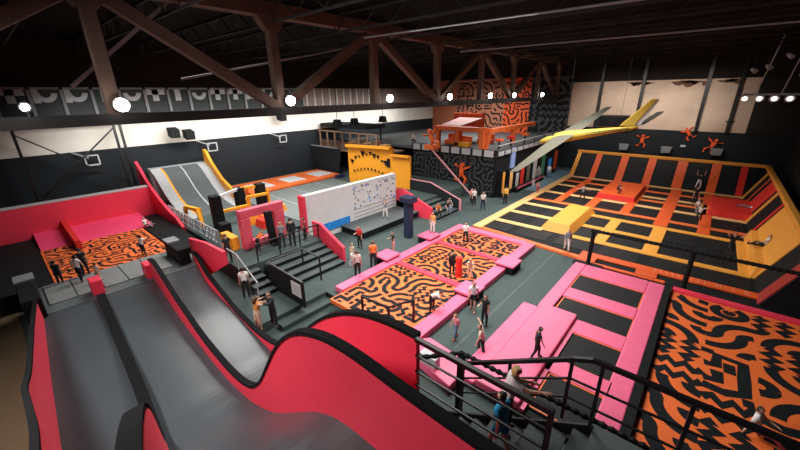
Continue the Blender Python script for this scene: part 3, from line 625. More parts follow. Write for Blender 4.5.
for k in range(10):
    u = .5 + 3.9 * k / 9; z = 3.0 + 1.0 * math.sin(PI * (k + .6) / 10) + .12 * (k % 2) ; p = a + d * u + V((0, 0, z)) - nrm * .02; s = .10 + .10 * (k % 3 == 0) + .05 * (k % 2)
    MB().prism([p + d * -s + V((0, 0, s)), p + d * s + V((0, 0, s * .8)), p + V((0, 0, -s * 1.1))], -nrm * .4).build('hold', DOODK, t)
for k in range(9):
    u = .7 + 3.3 * k / 8; z = 2.2 + .3 * math.sin(PI * k / 8); p = a + d * u + V((0, 0, z)) - nrm * .02; s = .1
    MB().prism([p + d * -s, p + d * s, p + V((0, 0, s * 1.6))], -nrm * .4).build('hold', DOODK, t)
p = a + d * 4.55 + V((0, 0, 2.9)) - nrm * .02; MB().prism([p, p + d * .28, p + d * .28 + V((0, 0, .8)), p + V((0, 0, .8))], -nrm * .4).build('hold', DOODK, t)
# partition with rope balcony above
t = thing('partition', (-33.5, 25.4, 1), 'dark partition wall in the corner behind the airbag', 'partition')
MB().prism([(-35.9, 25.2, 1), (-31.2, 25.2, 1), (-30.6, 25.2, 3.6), (-31.0, 25.2, 3.95), (-35.9, 25.2, 3.9)], (0, .2, 0)).build('panel', DGREY, t)
B(-35.9, -31, 25.15, 25.45, 3.9, 4.0).build('cap', GREY, t)
t = thing('timber_balcony', (-32, 27, 3.6), 'balcony of weathered timber posts and crates under a dark awning', 'balcony')
B(-35.9, -25.6, 26.2, 30.3, 3.5, 3.65).build('deck', WOOD, t)
for i in range(8): MB().bar((-35.4 + i * 1.35, 26.3, 3.65), (-35.4 + i * 1.35, 26.3, 5.6), .14, .14).build('post', WOOD, t)
MB().bar((-35.6, 26.3, 5.6), (-25.8, 26.3, 5.6), .12, .14).build('top_beam', WOOD, t)
mb = MB()
for i in range(34): mb.box(-35.2 + i * .28, -35.02 + i * .28, 26.32, 26.36, 3.7, 4.6)
mb.build('slat_panel', mat('old_brown_slats', (.16, .085, .06), .85), t)
B(-35.6, -27.8, 26.6, 29.6, 6.0, 6.4).build('awning', DGREY, t)
for x in (-35.4, -28): MB().bar((x, 29, 3.6), (x, 29, 6), .14, .14).build('awning_post', BLACKM, t)
for x in (-35.6, -30.5, -25.9): MB().bar((x, 28, 1), (x, 28, 3.5), .2, .2).build('support', BLACKM, t)
for i in range(5):
    x = -31.5 + i * 1.25
    tag(B(x, x + .85, 27.2, 28.1, 3.65, 4.5 + .3 * (i % 2)).build('crate', WOOD if i % 2 else BEIGE), ['pale crate first from the left on the timber balcony', 'brown crate second from the left on the timber balcony', 'pale crate in the middle on the timber balcony', 'brown crate second from the right on the timber balcony', 'pale crate last on the right on the timber balcony'][i], 'crate', 'crates on the balcony')
# braced frame against the left wall
t = thing('braced_frame', (-34.5, 4, 0), 'black steel frame with crossed braces above the red crash wall', 'steel frame')
for y in (1.29, 6.65, 7.05): MB().bar((-34.5, y, 0), (-34.5, y, 7.9), .16, .16).build('post', BLACKM, t)
MB().bar((-34.5, 1.29, 7.3), (-34.5, 6.65, 3.1), .09, .09).build('brace', BLACKM, t); MB().bar((-34.45, 6.65, 7.4), (-34.45, 1.6, 3.0), .09, .09).build('brace', BLACKM, t)
MB().box(-36, -33.6, -5, 7.2, 7.8, 8.0).build('ledge', DSTEEL, t)
# brackets and speakers on the left wall
for y, z, lab in ((4.9, 5.1, 'nearest, between the frame braces'), (13.7, 5.1, 'above the amber ramp side wall'), (21.1, 5.15, 'above the orange airbag')):
    t = thing('square_bracket', (-35.3, y, z - .3), 'pale square bracket frame on the dark left wall, ' + lab, 'bracket', 'square brackets on the left wall')
    for a, b in (((0, -.4, -.35), (0, .4, -.35)), ((0, -.4, .35), (0, .4, .35)), ((0, -.4, -.35), (0, -.4, .35)), ((0, .4, -.35), (0, .4, .35))):
        MB().bar((-35 + a[0], y + a[1], z + a[2]), (-35 + b[0], y + b[1], z + b[2]), .09, .09).build('frame_bar', LGREY, t)
    MB().bar((-36, y - .9, z + .55), (-35, y - .2, z + .2), .1, .08).build('arm', LGREY, t)
for y, z, x, lab in ((10.6, 6.75, -34.5, 'left speaker of the pair over the grey ramp'), (11.75, 6.5, -34.5, 'right speaker of the pair over the grey ramp'), (21.0, 7.5, -34.6, 'black speaker high on the white wall above the airbag')):
    t = thing('wall_speaker', (x, y, z), lab, 'speaker', 'speakers on the left wall')
    MB().prism([(x - .4, y - .35, z - .35), (x + .35, y - .35, z - .5), (x + .45, y - .35, z + .2), (x - .4, y - .35, z + .35)], (0, .7, 0)).build('cabinet', BLACK, t)
    MB().bar((-36, y, z + .2), (x, y, z + .2), .08, .08).build('arm', BLACKM, t)
for y, lab in ((24.6, 'first'), (27, 'second'), (31.5, 'third')):
    t = thing('hanging_speaker', (-30, y, 6.8), 'dark speaker hanging over the timber balcony, %s from the left' % lab, 'speaker', 'hanging speakers')
    MB().frustum(-30.4, -29.6, y - .35, y + .35, 6.4, 7.1, .12, .1).build('cabinet', BLACK, t); MB().tube([(-30, y, 7.1), (-30, y, 13.4)], .03, 6).build('hanger', BLACKM, t)
# ---------------------------------------------------------------- mezzanine block
A = thing('mezzanine', (-19.5, 39, 0), 'black two-storey mezzanine block with grey doodled walls and a pale panelled edge', 'mezzanine')
mb = MB().box(-24.6, -14.7, 30.5, 30.8, 0, 3.9); doodle(mb, (-24.6, 30.5, .1), (1, 0, 0), (0, 0, 1), 9.9, 3.7, 1.0, 1, 21, .10, .01); mb.build('front_wall', [DOODK, DOODG], A)
mb = MB().box(-15.0, -14.7, 30.8, 48, 0, 3.9); mb.build('side_wall', DOODK, A)
MB().box(-36, -14.6, 30.4, 49.8, 3.9, 4.12).build('slab', mat('mezzanine_floor', (.07, .075, .078), .8), A)
for i in range(8):
    x = -24.4 + i * 1.22
    B(x, x + .95, 30.3, 30.42, 3.9, 4.5).build('fascia_panel', LGREY if i < 7 else PALE, A)
for i in range(12):
    y = 30.6 + i * 1.45
    B(-14.62, -14.5, y, y + 1.1, 4.0, 4.35).build('fascia_panel', LGREY, A)
B(-24.6, -14.5, 30.32, 30.4, 3.85, 4.55).build('fascia', DSTEEL, A); B(-14.66, -14.58, 30.4, 48, 3.85, 4.4).build('fascia', DSTEEL, A)
MB().bar((-14.6, 30.4, 4.95), (-14.6, 48, 4.95), .08, .06).build('handrail', LGREY, A)
for i in range(7): MB().bar((-14.6, 30.5 + i * 2.9, 4.1), (-14.6, 30.5 + i * 2.9, 4.95), .06, .06).build('rail_post', BLACKM, A)
for x, y in ((-30, 31), (-35, 31)): MB().bar((x, y, 1), (x, y, 3.9), .3, .3).build('column', BLACKM, A)
# doodled back wall above the mezzanine
for i, (x0, x1, m, mm, c, hf) in enumerate(((-36, -31.4, MATS['dusky_orange'], ORANGE, 1.6, .05), (-31.4, -23.5, MATS['dusky_orange'], DOODK, 1.5, .085), (-23.5, -19.8, ORRED, DOODK, 1.4, .085), (-19.8, -14.6, DOODG, DOODK, 1.6, .15))):
    mb = MB().box(x0, x1, 49.85, 50, 4.12, 11.4); doodle(mb, (x0, 49.85, 4.2), (1, 0, 0), (0, 0, 1), x1 - x0, 7.0, c, 1, 50 + i, hf, .01)
    struct(mb.build('wall_back.%03d' % (4 + i), [m, mm]))
# orange lounge
t = thing('orange_pavilion', (-20, 36, 4.1), 'orange pavilion with flat canopy and square posts on the mezzanine', 'pavilion')
for x, y in ((-23.3, 33.4), (-20.8, 33.4), (-17.6, 33.0), (-23.3, 38), (-17.0, 39)): B(x - .25, x + .25, y - .2, y + .2, 4.12, 6.0).build('post', ORANGE, t)
MB().box(-23.6, -17.2, 33.0, 33.7, 5.75, 6.2).build('front_beam', ORANGE, t)
MB().prism([(-17.9, 33.1, 4.12), (-17.1, 33.1, 4.12), (-16.8, 33.1, 6.2), (-18.3, 33.1, 6.2)], (0, .4, 0)).build('front_post', ORANGE, t)
MB().box(-17.4, -16.8, 33.4, 45, 5.7, 6.1).build('side_beam', ORANGE, t)
B(-24.5, -20.5, 38.4, 38.7, 5.4, 7.3).build('back_panel', ORRED, t)
MB().prism([(-23.4, 34, 6.1), (-20.8, 34, 6.1), (-20.4, 38, 6.7), (-23.4, 38, 6.7)], (0, 0, .12)).build('canopy', mat('mauve_canopy', (.35, .14, .13), .6), t)
for i, (x, y) in enumerate(((-20.2, 33.6), (-22.2, 34.8), (-19.4, 37.2))):
    t = thing('orange_sofa', (x, y, 4.12), ['orange sofa nearest the mezzanine edge', 'orange sofa at the left of the pavilion', 'orange sofa farther back in the pavilion'][i], 'sofa', 'sofas on the mezzanine')
    B(x - .9, x + .9, y - .4, y + .4, 4.12, 4.6).build('seat', AMBER if i == 0 else ORANGE, t, bevel=.06); B(x - .9, x + .9, y + .3, y + .5, 4.6, 5.2).build('backrest', ORANGE, t, bevel=.05)
for i, (x, y, c) in enumerate(((-16.2, 34, ORRED), (-16.3, 37, RED), (-16.2, 40.5, ORANGE))):
    t = thing('stool', (x, y, 4.12), ['orange stool by the near end of the mezzanine rail', 'red stool by the middle of the mezzanine rail', 'orange stool by the far end of the mezzanine rail'][i], 'stool', 'stools on the mezzanine')
    B(x - .35, x + .35, y - .35, y + .35, 4.9, 5.15).build('seat', c, t, bevel=.05); MB().tube([(x, y, 4.12), (x, y, 4.9)], .1).build('pedestal', BLACKM, t)
# cut-out jumping figures
def jumper(name, p, s, U, m, lab, th=.12, flip=1, tilt=0):
    p = V(p); U = V(U).normalized(); W = V((0, 0, 1)); N = U.cross(W); mb = MB()
    ct, st = math.cos(tilt), math.sin(tilt)
    def q(a, b): a *= flip; return p + (U * (a * ct - b * st) + W * (a * st + b * ct)) * s
    for pts in ([(-.1, .05), (.12, 0), (.2, .5), (-.16, .55)], [(-.14, .52), (-.02, .4), (-.5, .75), (-.56, .66)], [(.1, .5), (.2, .4), (.55, .55), (.62, .68), (.5, .66)], [(-.1, .1), (.04, .02), (-.25, -.3), (-.5, -.25), (-.5, -.36), (-.2, -.42)], [(0, .05), (.13, .02), (.4, -.2), (.3, -.55), (.2, -.52), (.26, -.2)]):
        mb.prism([q(a, b) for a, b in pts], N * th)
    mb.prism([q(.03 + .13 * math.cos(2 * PI * i / 10), .7 + .14 * math.sin(2 * PI * i / 10)) for i in range(10)], N * th)
    return tag(mb.build(name, m), lab, 'wall figure', 'orange jumping figures')
jumper('jumper_cutout', (-6.1, 49.95, 3.9), 1.1, (1, 0, 0), ORRED, 'orange jumping figure on the dark back wall, left one of three')
jumper('jumper_cutout', (-1.9, 49.95, 5.0), 1.0, (1, 0, 0), ORRED, 'orange jumping figure on the back wall, highest of three', flip=-1, tilt=.5)
jumper('jumper_cutout', (.1, 49.95, 3.8), 1.2, (1, 0, 0), ORRED, 'orange jumping figure on the dark back wall, right one of three', flip=-1, tilt=-.4)
jumper('jumper_cutout', (-21.6, 30.25, 4.9), 1.6, (1, 0, 0), ORANGE, 'large orange jumping figure at the front edge of the mezzanine', .3, 1, .5)
jumper('jumper_cutout', (-18.2, 30.45, 1.8), 1.5, (1, 0, 0), ORRED, 'orange jumping figure low on the black mezzanine front wall', .25)
tag(MB().tube([(-21.6, 29.5, 4.4), (-16.3, 29.4, .15)], .09).build('pink_pole', mat('dusty_pink_pole', (.62, .25, .27), .5)), 'dusty pink pole slanting from mezzanine edge down to the floor', 'pole')
tag(B(-22.2, -21.0, 29.35, 30.3, 4.2, 4.6).build('orange_pole_bracket', ORANGE), 'orange bracket at the top end of the slanting pink pole', 'bracket')
# things along the side wall of the mezzanine
for i, (y0, y1, z0, z1, m, lab) in enumerate(((31.0, 31.6, 0, 2.6, YEL, 'yellow cabinet at the near corner of the mezzanine side wall'), (32.6, 33.4, 0, 2.5, BEIGE, 'pale yellow cabinet next to the blue hanging banner'),
        (35.2, 36.2, 0, 2.6, RED, 'red cabinet in the middle of the mezzanine side wall'), (38.5, 39.6, 0, 3.0, PALE, 'pale cabinet halfway along the mezzanine side wall'), (41, 42.2, 0, 3.0, mat('green_front', (.05, .25, .12), .5), 'green cabinet toward the far end of the mezzanine wall'), (34.1, 34.9, 0, 2.0, PALE, 'low pale cabinet below the blue banner'), (36.8, 37.8, 0, 2.4, CREAM, 'dull cream cabinet right of the red cabinet'), (43.2, 44.4, 0, 2.2, BLUE, 'blue cabinet between the green and the orange red cabinets'), (45.2, 46.4, 0, 2.9, ORRED, 'orange red cabinet at the far end of the aisle'))):
    t = thing('display_cabinet', (-14.4, (y0 + y1) / 2, 0), lab, 'cabinet', 'cabinets along the aisle')
    bd = B(-14.7, -14.15, y0, y1, z0, z1).build('body', BLACK, t, bevel=.03); fb = B(-14.15, -14.12, y0 + .08, y1 - .08, z0 + .5, z1 - .15).build('front', m, t); fb.parent = bd
tag(B(-14.7, -14.55, 33.6, 34.5, 2.4, 4.4).build('blue_banner', mat('lilac_blue_banner', (.28, .38, .75), .5)), 'blue hanging banner on the mezzanine side wall', 'banner')
t = thing('aisle_bench', (-14, 37.4, 0), 'long low black bench with a pink edge along the aisle', 'bench')
B(-14.6, -13.7, 33.7, 41.0, 0, .5).build('seat', BLACK, t, bevel=.03); B(-13.75, -13.68, 33.7, 41, .4, .52).build('edge', PINK, t)
tag(B(-14.5, -12.3, 35.5, 48, 0, .012).build('aisle_carpet', BLUEG), 'blue grey strip of carpet at the far end of the aisle', 'carpet')
# glider hanging from the roof
A = thing('glider', (-10, 36, 5), 'yellow and cream glider aeroplane hanging from the roof above the arena', 'glider')
N_, C_, T_ = V((-12.6, 35.1, 5.0)), V((-10.6, 35.9, 5.55)), V((-5.1, 37.6, 6.55))
pts = [N_ + (C_ - N_) * (i / 5) for i in range(5)] + [C_ + (T_ - C_) * (i / 8) for i in range(9)]
rad = [1.15 * q for q in (.06, .22, .33, .40, .44, .45, .42, .38, .33, .28, .24, .20, .17, .14)]
MB().tube(pts, rad, 12).build('fuselage', GLYEL, A, smooth=True)
ax = (T_ - N_).normalized(); wd = (V((-8.7, 42, 8.0)) - V((-12.84, 30, 2.87))).normalized(); nn = ax.cross(wd).normalized()
def wing(root, tip, c0, c1, m, name, th=.12):
    root = V(root); tip = V(tip); vs = []; K = 6
    prof = [(-.35, 0), (-.15, .5), (.2, .45), (.65, 0), (.2, -.12), (-.2, -.25)]
    for i in range(K + 1):
        p = root + (tip - root) * i / K; c = c0 + (c1 - c0) * (i / K) ** 1.4
        vs += [p + ax * (a * c) + nn * (b * th * c) for a, b in prof]
    n = 6; fs = [(i * n + k, i * n + (k + 1) % n, (i + 1) * n + (k + 1) % n, (i + 1) * n + k) for i in range(K) for k in range(n)] + [tuple(range(n))[::-1], tuple(range(K * n, K * n + n))]
    return MB().add(vs, fs).build(name, m, A)
wc = C_ + V((0, 0, .3))
wing(wc, (-12.84, 30, 2.87), 1.9, .8, CREAM, 'wing'); wing(wc, (-8.7, 42, 8.0), 1.9, .7, CREAM, 'wing')
MB().prism([T_ + V((-1.3, -.45, .1)), T_ + V((.1, 0, .1)), T_ + V((1.1, .4, 2.3)), T_ + V((.5, .2, 2.25))], V((-.1, .3, 0)) * .3).build('tail_fin', WHITEV, A)
fo_ = V((.04, -.12, 0)); MB().prism([T_ + V(q) + fo_ for q in ((-1.3, -.45, .12), (-.35, -.1, .12), (.85, .33, 2.3), (.5, .2, 2.27))], V((-.1, .3, 0)) * .9).build('fin_edge', GLYEL, A)
MB().prism([T_ + V((-.2, -.1, .1)), T_ + V((.4, .1, .2)), T_ + V((1.4, 2.2, 1.2)), T_ + V((.9, 2.1, 1.15))], nn * .06).build('tailplane', mat('grey_tailplane', (.15, .145, .12), .7), A)
cn = N_ + (C_ - N_) * .55
MB().ball(cn + V((0, 0, .22)), .75, .32, .28).build('canopy', mat('smoky_canopy', (.05, .055, .06), .1), A, smooth=True)
mb = MB()
for o in (.1, -.12): mb.bar(C_ + V((.2, -.43, o)), C_ + (T_ - C_) * .9 + V((0, -.2, o * .5)), .03, .07 if o < 0 else .04)
for k in range(8): p = C_ + (T_ - C_) * (.25 + k * .06); mb.bar(p + V((0, -.36 + k * .018, .02)), p + V((.16, -.35 + k * .018, .12)), .03, .08)
mb.build('stripe', DOODK, A)
for p in (C_, C_ + (T_ - C_) * .75): MB().tube([p + V((0, 0, .25)), (p.x, p.y, 13.4)], .012, 5).build('wire', BLACKM, A)
# back wall fittings
t = thing('wall_screen', (-9.4, 49.6, 5.5), 'black screen box on the plaster back wall behind the glider', 'screen')
B(-11.0, -7.7, 49.3, 49.98, 5.55, 6.85).build('casing', BLACKM, t); B(-10.8, -7.9, 49.27, 49.3, 5.7, 6.7).build('display', mat('dark_screen', (.01, .012, .014), .2), t)
for i, (x, z) in enumerate(((-7.7, 3.3), (-3.6, 3.3), (.65, 3.45))):
    t = thing('back_speaker', (x, 49.6, z), ['grey speaker on the back wall behind the arena, leftmost of three', 'grey speaker on the back wall behind the arena, middle of three', 'grey speaker on the back wall behind the arena, rightmost of three'][i], 'speaker', 'speakers on the back wall')
    MB().prism([(x - .4, 49.2, z - .3), (x + .4, 49.2, z - .3), (x + .5, 49.2, z + .35), (x - .5, 49.2, z + .35)], (0, .6, 0)).build('cabinet', GREY, t); MB().box(x - .06, x + .06, 49.75, 49.99, z - .1, z + .1).build('bracket', BLACKM, t)
tag(B(-2.45, -2.0, 49.85, 49.99, 3.7, 3.9).build('emergency_light', PALE), 'small pale emergency light on the dark back wall', 'light')
# rig of lamps at the right
t = thing('lamp_rig', (3.5, 40, 8.9), 'bar of bright white lamps high on the right, hung from the roof', 'lamp rig')
MB().bar((1.0, 40, 9.15), (5.95, 40, 9.15), .14, .14).build('bar', LGREY, t)
for i in range(6):
    x = 1.25 + i * .82; MB().tube([(x, 40, 9.0), (x, 39.7, 8.85)], [.16, .3], 10).build('lamp_head', LGREY, t); MB().tube([(x, 39.7, 8.85), (x, 39.66, 8.83)], .17, 10).build('lens', GLOW, t)
for x in (1.8, 3.2, 5.0): MB().bar((x, 40, 9.15), (x + .6, 40, 13.4), .07, .07).build('hanger', LGREY, t)
for i, (x, z) in enumerate(((1.17, 10.9), (1.95, 11.1), (2.9, 11.8), (3.9, 10.4))):
    t = thing('spot_can', (x, 40.5, z), ['small spot can above the lamp bar, far left', 'small spot can above the lamp bar, second from left', 'small spot can above the lamp bar, topmost', 'small spot can above the lamp bar, lowest at right'][i], 'spot lamp', 'spot cans on the right')
    MB().tube([(x, 40.5, z + .12), (x + .25, 40.2, z - .1)], [.12, .17], 8).build('can', LGREY, t); MB().tube([(x, 40.5, z), (x, 40.5, 13.4)], .03, 6).build('hanger', DSTEEL, t)
# ---------------------------------------------------------------- people
SKIN = mat('skin', (.60, .36, .25), .55); DARKSKIN = mat('dark_skin', (.22, .11, .07), .55)
HB = mat('hair_dark', (.018, .012, .009), .6); HBR = mat('hair_brown', (.10, .05, .025), .6); HBL = mat('hair_blonde', (.42, .24, .09), .6)
CL = {}
for n_, c_ in dict(white=(.75, .74, .72), black=(.014, .014, .016), grey=(.22, .23, .25), red=(.6, .03, .03), orange=(.8, .18, .03), pink=(.75, .3, .32), blue=(.012, .27, .50), jeans=(.14, .26, .40), navy=(.02, .03, .07), yellow=(.75, .45, .06), cream=(.68, .55, .42), pale=(.60, .48, .46), maroon=(.25, .03, .05), shoe=(.05, .05, .05), trainers=(.7, .7, .7), tan=(.65, .30, .08)).items():
    CL[n_] = mat('cloth_' + n_, c_, .85)
def both(up, fo): return [((up, fo)), ((-up[0], up[1], up[2]), (-fo[0], fo[1], fo[2]))]
ST = ((.14, .02, -1), (.06, .16, -1)); LG = ((.05, .02, -1), (.03, -.03, -1))
POSES = {
 'stand': dict(t=(0, 0, 1), a=[ST, ST], l=[LG, LG]),
 'talk': dict(t=(0, .03, 1), a=[((.2, .15, -1), (-.2, .9, .1)), ST], l=[LG, ((.12, .08, -1), (.06, 0, -1))]),
 'walk': dict(t=(0, .06, 1), a=[((.14, .35, -1), (.05, .5, -1)), ((.14, -.35, -1), (.06, .0, -1))], l=[((.04, -.12, -1), (.03, -.42, -1)), ((.04, .38, -1), (.03, .06, -1))]),
 'run': dict(t=(0, .3, 1), a=[((.25, .5, -.8), (-.1, .8, .5)), ((.25, -.7, -.6), (.1, .5, -.7))], l=[((.06, -.5, -1), (.03, -1, -.35)), ((.06, .85, -.6), (.02, .1, -1))]),
 'lunge': dict(t=(.1, .25, 1), a=[((1, .2, .1), (.7, .5, .3)), ((.6, .1, -.8), (.3, .3, -.8))], l=[((.3, .6, -.8), (.3, -.2, -1)), ((.5, -.2, -.8), (.4, -.6, -.8))]),
 'arms_up': dict(t=(0, 0, 1), a=[((.6, .1, .7), (.1, .1, 1)), ((.6, .1, .7), (.1, .1, 1))], l=[((.2, .05, -1), (.1, -.05, -1)), ((.2, .05, -1), (.1, -.05, -1))]),
 'arms_out': dict(t=(0, .02, 1), a=[((1, .1, -.2), (1, .2, .1)), ((1, .1, -.3), (.9, .2, 0))], l=[((.25, .1, -1), (.05, -.1, -1)), ((.25, .2, -1), (.05, -.2, -1))]),
 'reach': dict(t=(0, .15, 1), a=[((.2, .9, -.2), (0, 1, .05)), ((.2, .5, -.7), (.1, .9, -.2))], l=[LG, ((.05, .25, -1), (.03, 0, -1))]),
 'hug': dict(t=(0, .1, 1), a=[((.25, .8, -.2), (-.6, .7, .1)), ((.25, .8, -.3), (-.6, .7, .2))], l=[LG, LG]),
 'bend': dict(t=(0, .85, .6), a=[((.15, .6, -.8), (.05, .5, -.8)), ((.25, .7, -.6), (.1, .8, -.5))], l=[((.08, .1, -1), (.04, -.1, -1)), ((.1, .35, -1), (.04, -.15, -1))]),
 'crouch': dict(t=(0, .45, 1), a=[((.2, .7, -.6), (-.1, .6, -.5)), ((.2, .7, -.6), (-.1, .6, -.4))], l=[((.2, .9, .05), (.05, -.5, -1)), ((.2, .9, -.2), (.05, -.5, -1))]),
 'sit': dict(t=(0, .1, 1), a=[((.18, .4, -.9), (-.1, .9, -.2)), ((.18, .4, -.9), (-.1, .9, -.2))], l=[((.12, 1, -.05), (.03, .12, -1)), ((.12, 1, -.05), (.03, .2, -1))], sit=1),
 'floor': dict(t=(0, -.15, 1), a=[((.3, -.3, -.9), (.15, -.2, -1)), ((.25, .6, -.6), (0, .9, -.3))], l=[((.25, 1, .3), (.05, .8, -.7)), ((.2, 1, .0), (.0, 1, -.05))], sit=1),
 'jump': dict(t=(0, .05, 1), a=[((.8, .3, .5), (.2, .3, 1)), ((.8, .2, .2), (.4, .4, .8))], l=[((.15, .7, -.6), (.05, -.5, -1)), ((.15, .3, -1), (.05, -.6, -.8))]),
 'lie': dict(t=(0, -1, .12), a=[((.8, -.2, -.1), (.6, .5, 0)), ((.5, .7, -.1), (.1, 1, 0))], l=[((.15, 1, -.02), (.05, 1, -.05)), ((.2, .9, .4), (.05, .8, -.5))], sit=1),
}
PEOPLE = []
def person(x, y, z, face, h, lab, pose='stand', shirt='white', legs='black', hair='dark', long_hair=False, shorts=False, sleeves='short', skin=None, shoes='shoe', lift=0, grp='people in the trampoline hall'):
    P = POSES[pose]; s = h / 1.75; kid = h < 1.5; hd = 1.28 if h < 1.25 else (1.15 if kid else 1.0)
    pts = []; rad = []; ed = []; bones = []
    def add(p, r, par=None, tg=None):
        pts.append(V(p)); rad.append(r); i = len(pts) - 1
        if par is not None: ed.append((par, i)); bones.append((par, i, tg))
        return i
    T = V(P['t']).normalized(); X = V((1, 0, 0)); F = X.cross(T) * -1 if False else T.cross(X) * -1
    F = X.cross(T); F = -F if F.y < 0 and T.z > 0 else F
    F = V((0, T.z, -T.y))
    pel = add((0, 0, 0), .118); sp = add(T * .19, .108, pel, 'waist'); ch = add(T * .40, .122, sp, 'top')
    nk = add(T * .545 , .054, ch, 'neck')
    HT = (T * .6 + V((0, 0, .4)) if not P.get('sit') or pose != 'lie' else T).normalized(); HF = V((0, HT.z, -HT.y))
    hb = add(pts[nk] + HT * .05 * hd + HF * .015, .062 * hd, nk, 'skin'); hm = add(pts[hb] + HT * .085 * hd + HF * .005, .098 * hd, hb, 'head'); ht = add(pts[hm] + HT * .075 * hd - HF * .01, .07 * hd, hm, 'head')
    add(pts[hm] + HF * .112 * hd - HT * .01, .014 * hd, hm, 'skin')
    for sg in (1, -1): add(pts[hm] + X * sg * .098 * hd - HT * .005, .016 * hd, hm, 'skin')
    for k, sg in ((0, 1), (1, -1)):
        up, fo = P['a'][k]; up = V((up[0] * sg, up[1], up[2])).normalized(); fo = V((fo[0] * sg, fo[1], fo[2])).normalized()
        sh = add(T * .465 + X * sg * .165, .064, ch, 'top'); el = add(pts[sh] + up * .285, .043, sh, 'upper'); wr = add(pts[el] + fo * .245, .029, el, 'fore')
        pa = add(pts[wr] + fo * .075, .034, wr, 'skin')
        sd = fo.cross(V((0, 0, 1)) if abs(fo.z) < .9 else V((0, 1, 0))).normalized(); nn = sd.cross(fo)
        for j, ln in enumerate((.062, .075, .07, .055)):
            b = pts[pa] + sd * (j - 1.5) * .021 + fo * .03
            f1 = add(b, .0105, pa, 'skin'); f2 = add(b + fo * ln * .6 - nn * .006, .0095, f1, 'skin'); add(b + fo * ln - nn * .022, .008, f2, 'skin')
        t1 = add(pts[wr] + fo * .045 + sd * .042 * sg, .012, wr, 'skin'); add(pts[t1] + fo * .035 + sd * .018 * sg - nn * .012, .009, t1, 'skin')
        lu, ll = P['l'][k]; lu = V((lu[0] * sg, lu[1], lu[2])).normalized(); ll = V((ll[0] * sg, ll[1], ll[2])).normalized()
        hp = add(X * sg * .092 - T * .045, .092, pel, 'bottom'); kn = add(pts[hp] + lu * .43, .06, hp, 'thigh'); an = add(pts[kn] + ll * .41, .04, kn, 'shin')
        ft = V((sg * .12, 1, 0)) if ll.z < -.4 else (V((0, 0, 1)) - ll * .2 if ll.y > .5 else V((0, .5, -.8)))
        ft.normalize(); he = add(pts[an] + ll * .035 - ft * .02, .04, an, 'shoe'); add(pts[he] + ft * .17 + V((0, 0, -.005)), .032, he, 'shoe')
    zmin = min(p.z - (r if not (P.get('sit')) else r) for p, r in zip(pts, rad))
    if P.get('sit') and pose == 'sit': zmin = pts[pel].z - .11
    o = V((0, 0, -zmin + lift / s))
    pts = [(p + o) * s for p in pts]; rad = [r * s * 1.08 for r in rad]
    me = bpy.data.meshes.new('body'); bm = bmesh.new(); lay = bm.verts.layers.skin.verify()
    bv = []
    for i, p in enumerate(pts):
        v = bm.verts.new(p); v[lay].radius = (rad[i], rad[i]); v[lay].use_root = (i == 0); bv.append(v)
    for a, b in ed: bm.edges.new((bv[a], bv[b]))
    bm.to_mesh(me); bm.free()
    ob = bpy.data.objects.new('skeleton', me); COL.objects.link(ob)
    m = ob.modifiers.new('skin', 'SKIN'); m.use_smooth_shade = True; m.branch_smoothing = .3
    m2 = ob.modifiers.new('sub', 'SUBSURF'); m2.levels = 1; m2.render_levels = 1
    root = thing('person', (x, y, z), lab, 'person', grp, math.radians(face))
    PEOPLE.append((root, ob, pts, rad, bones, s, HT, HF, hm, hd, dict(shirt=shirt, legs=legs, hair=hair, long_hair=long_hair, shorts=shorts, sleeves=sleeves, skin=skin or SKIN, shoes=shoes)))
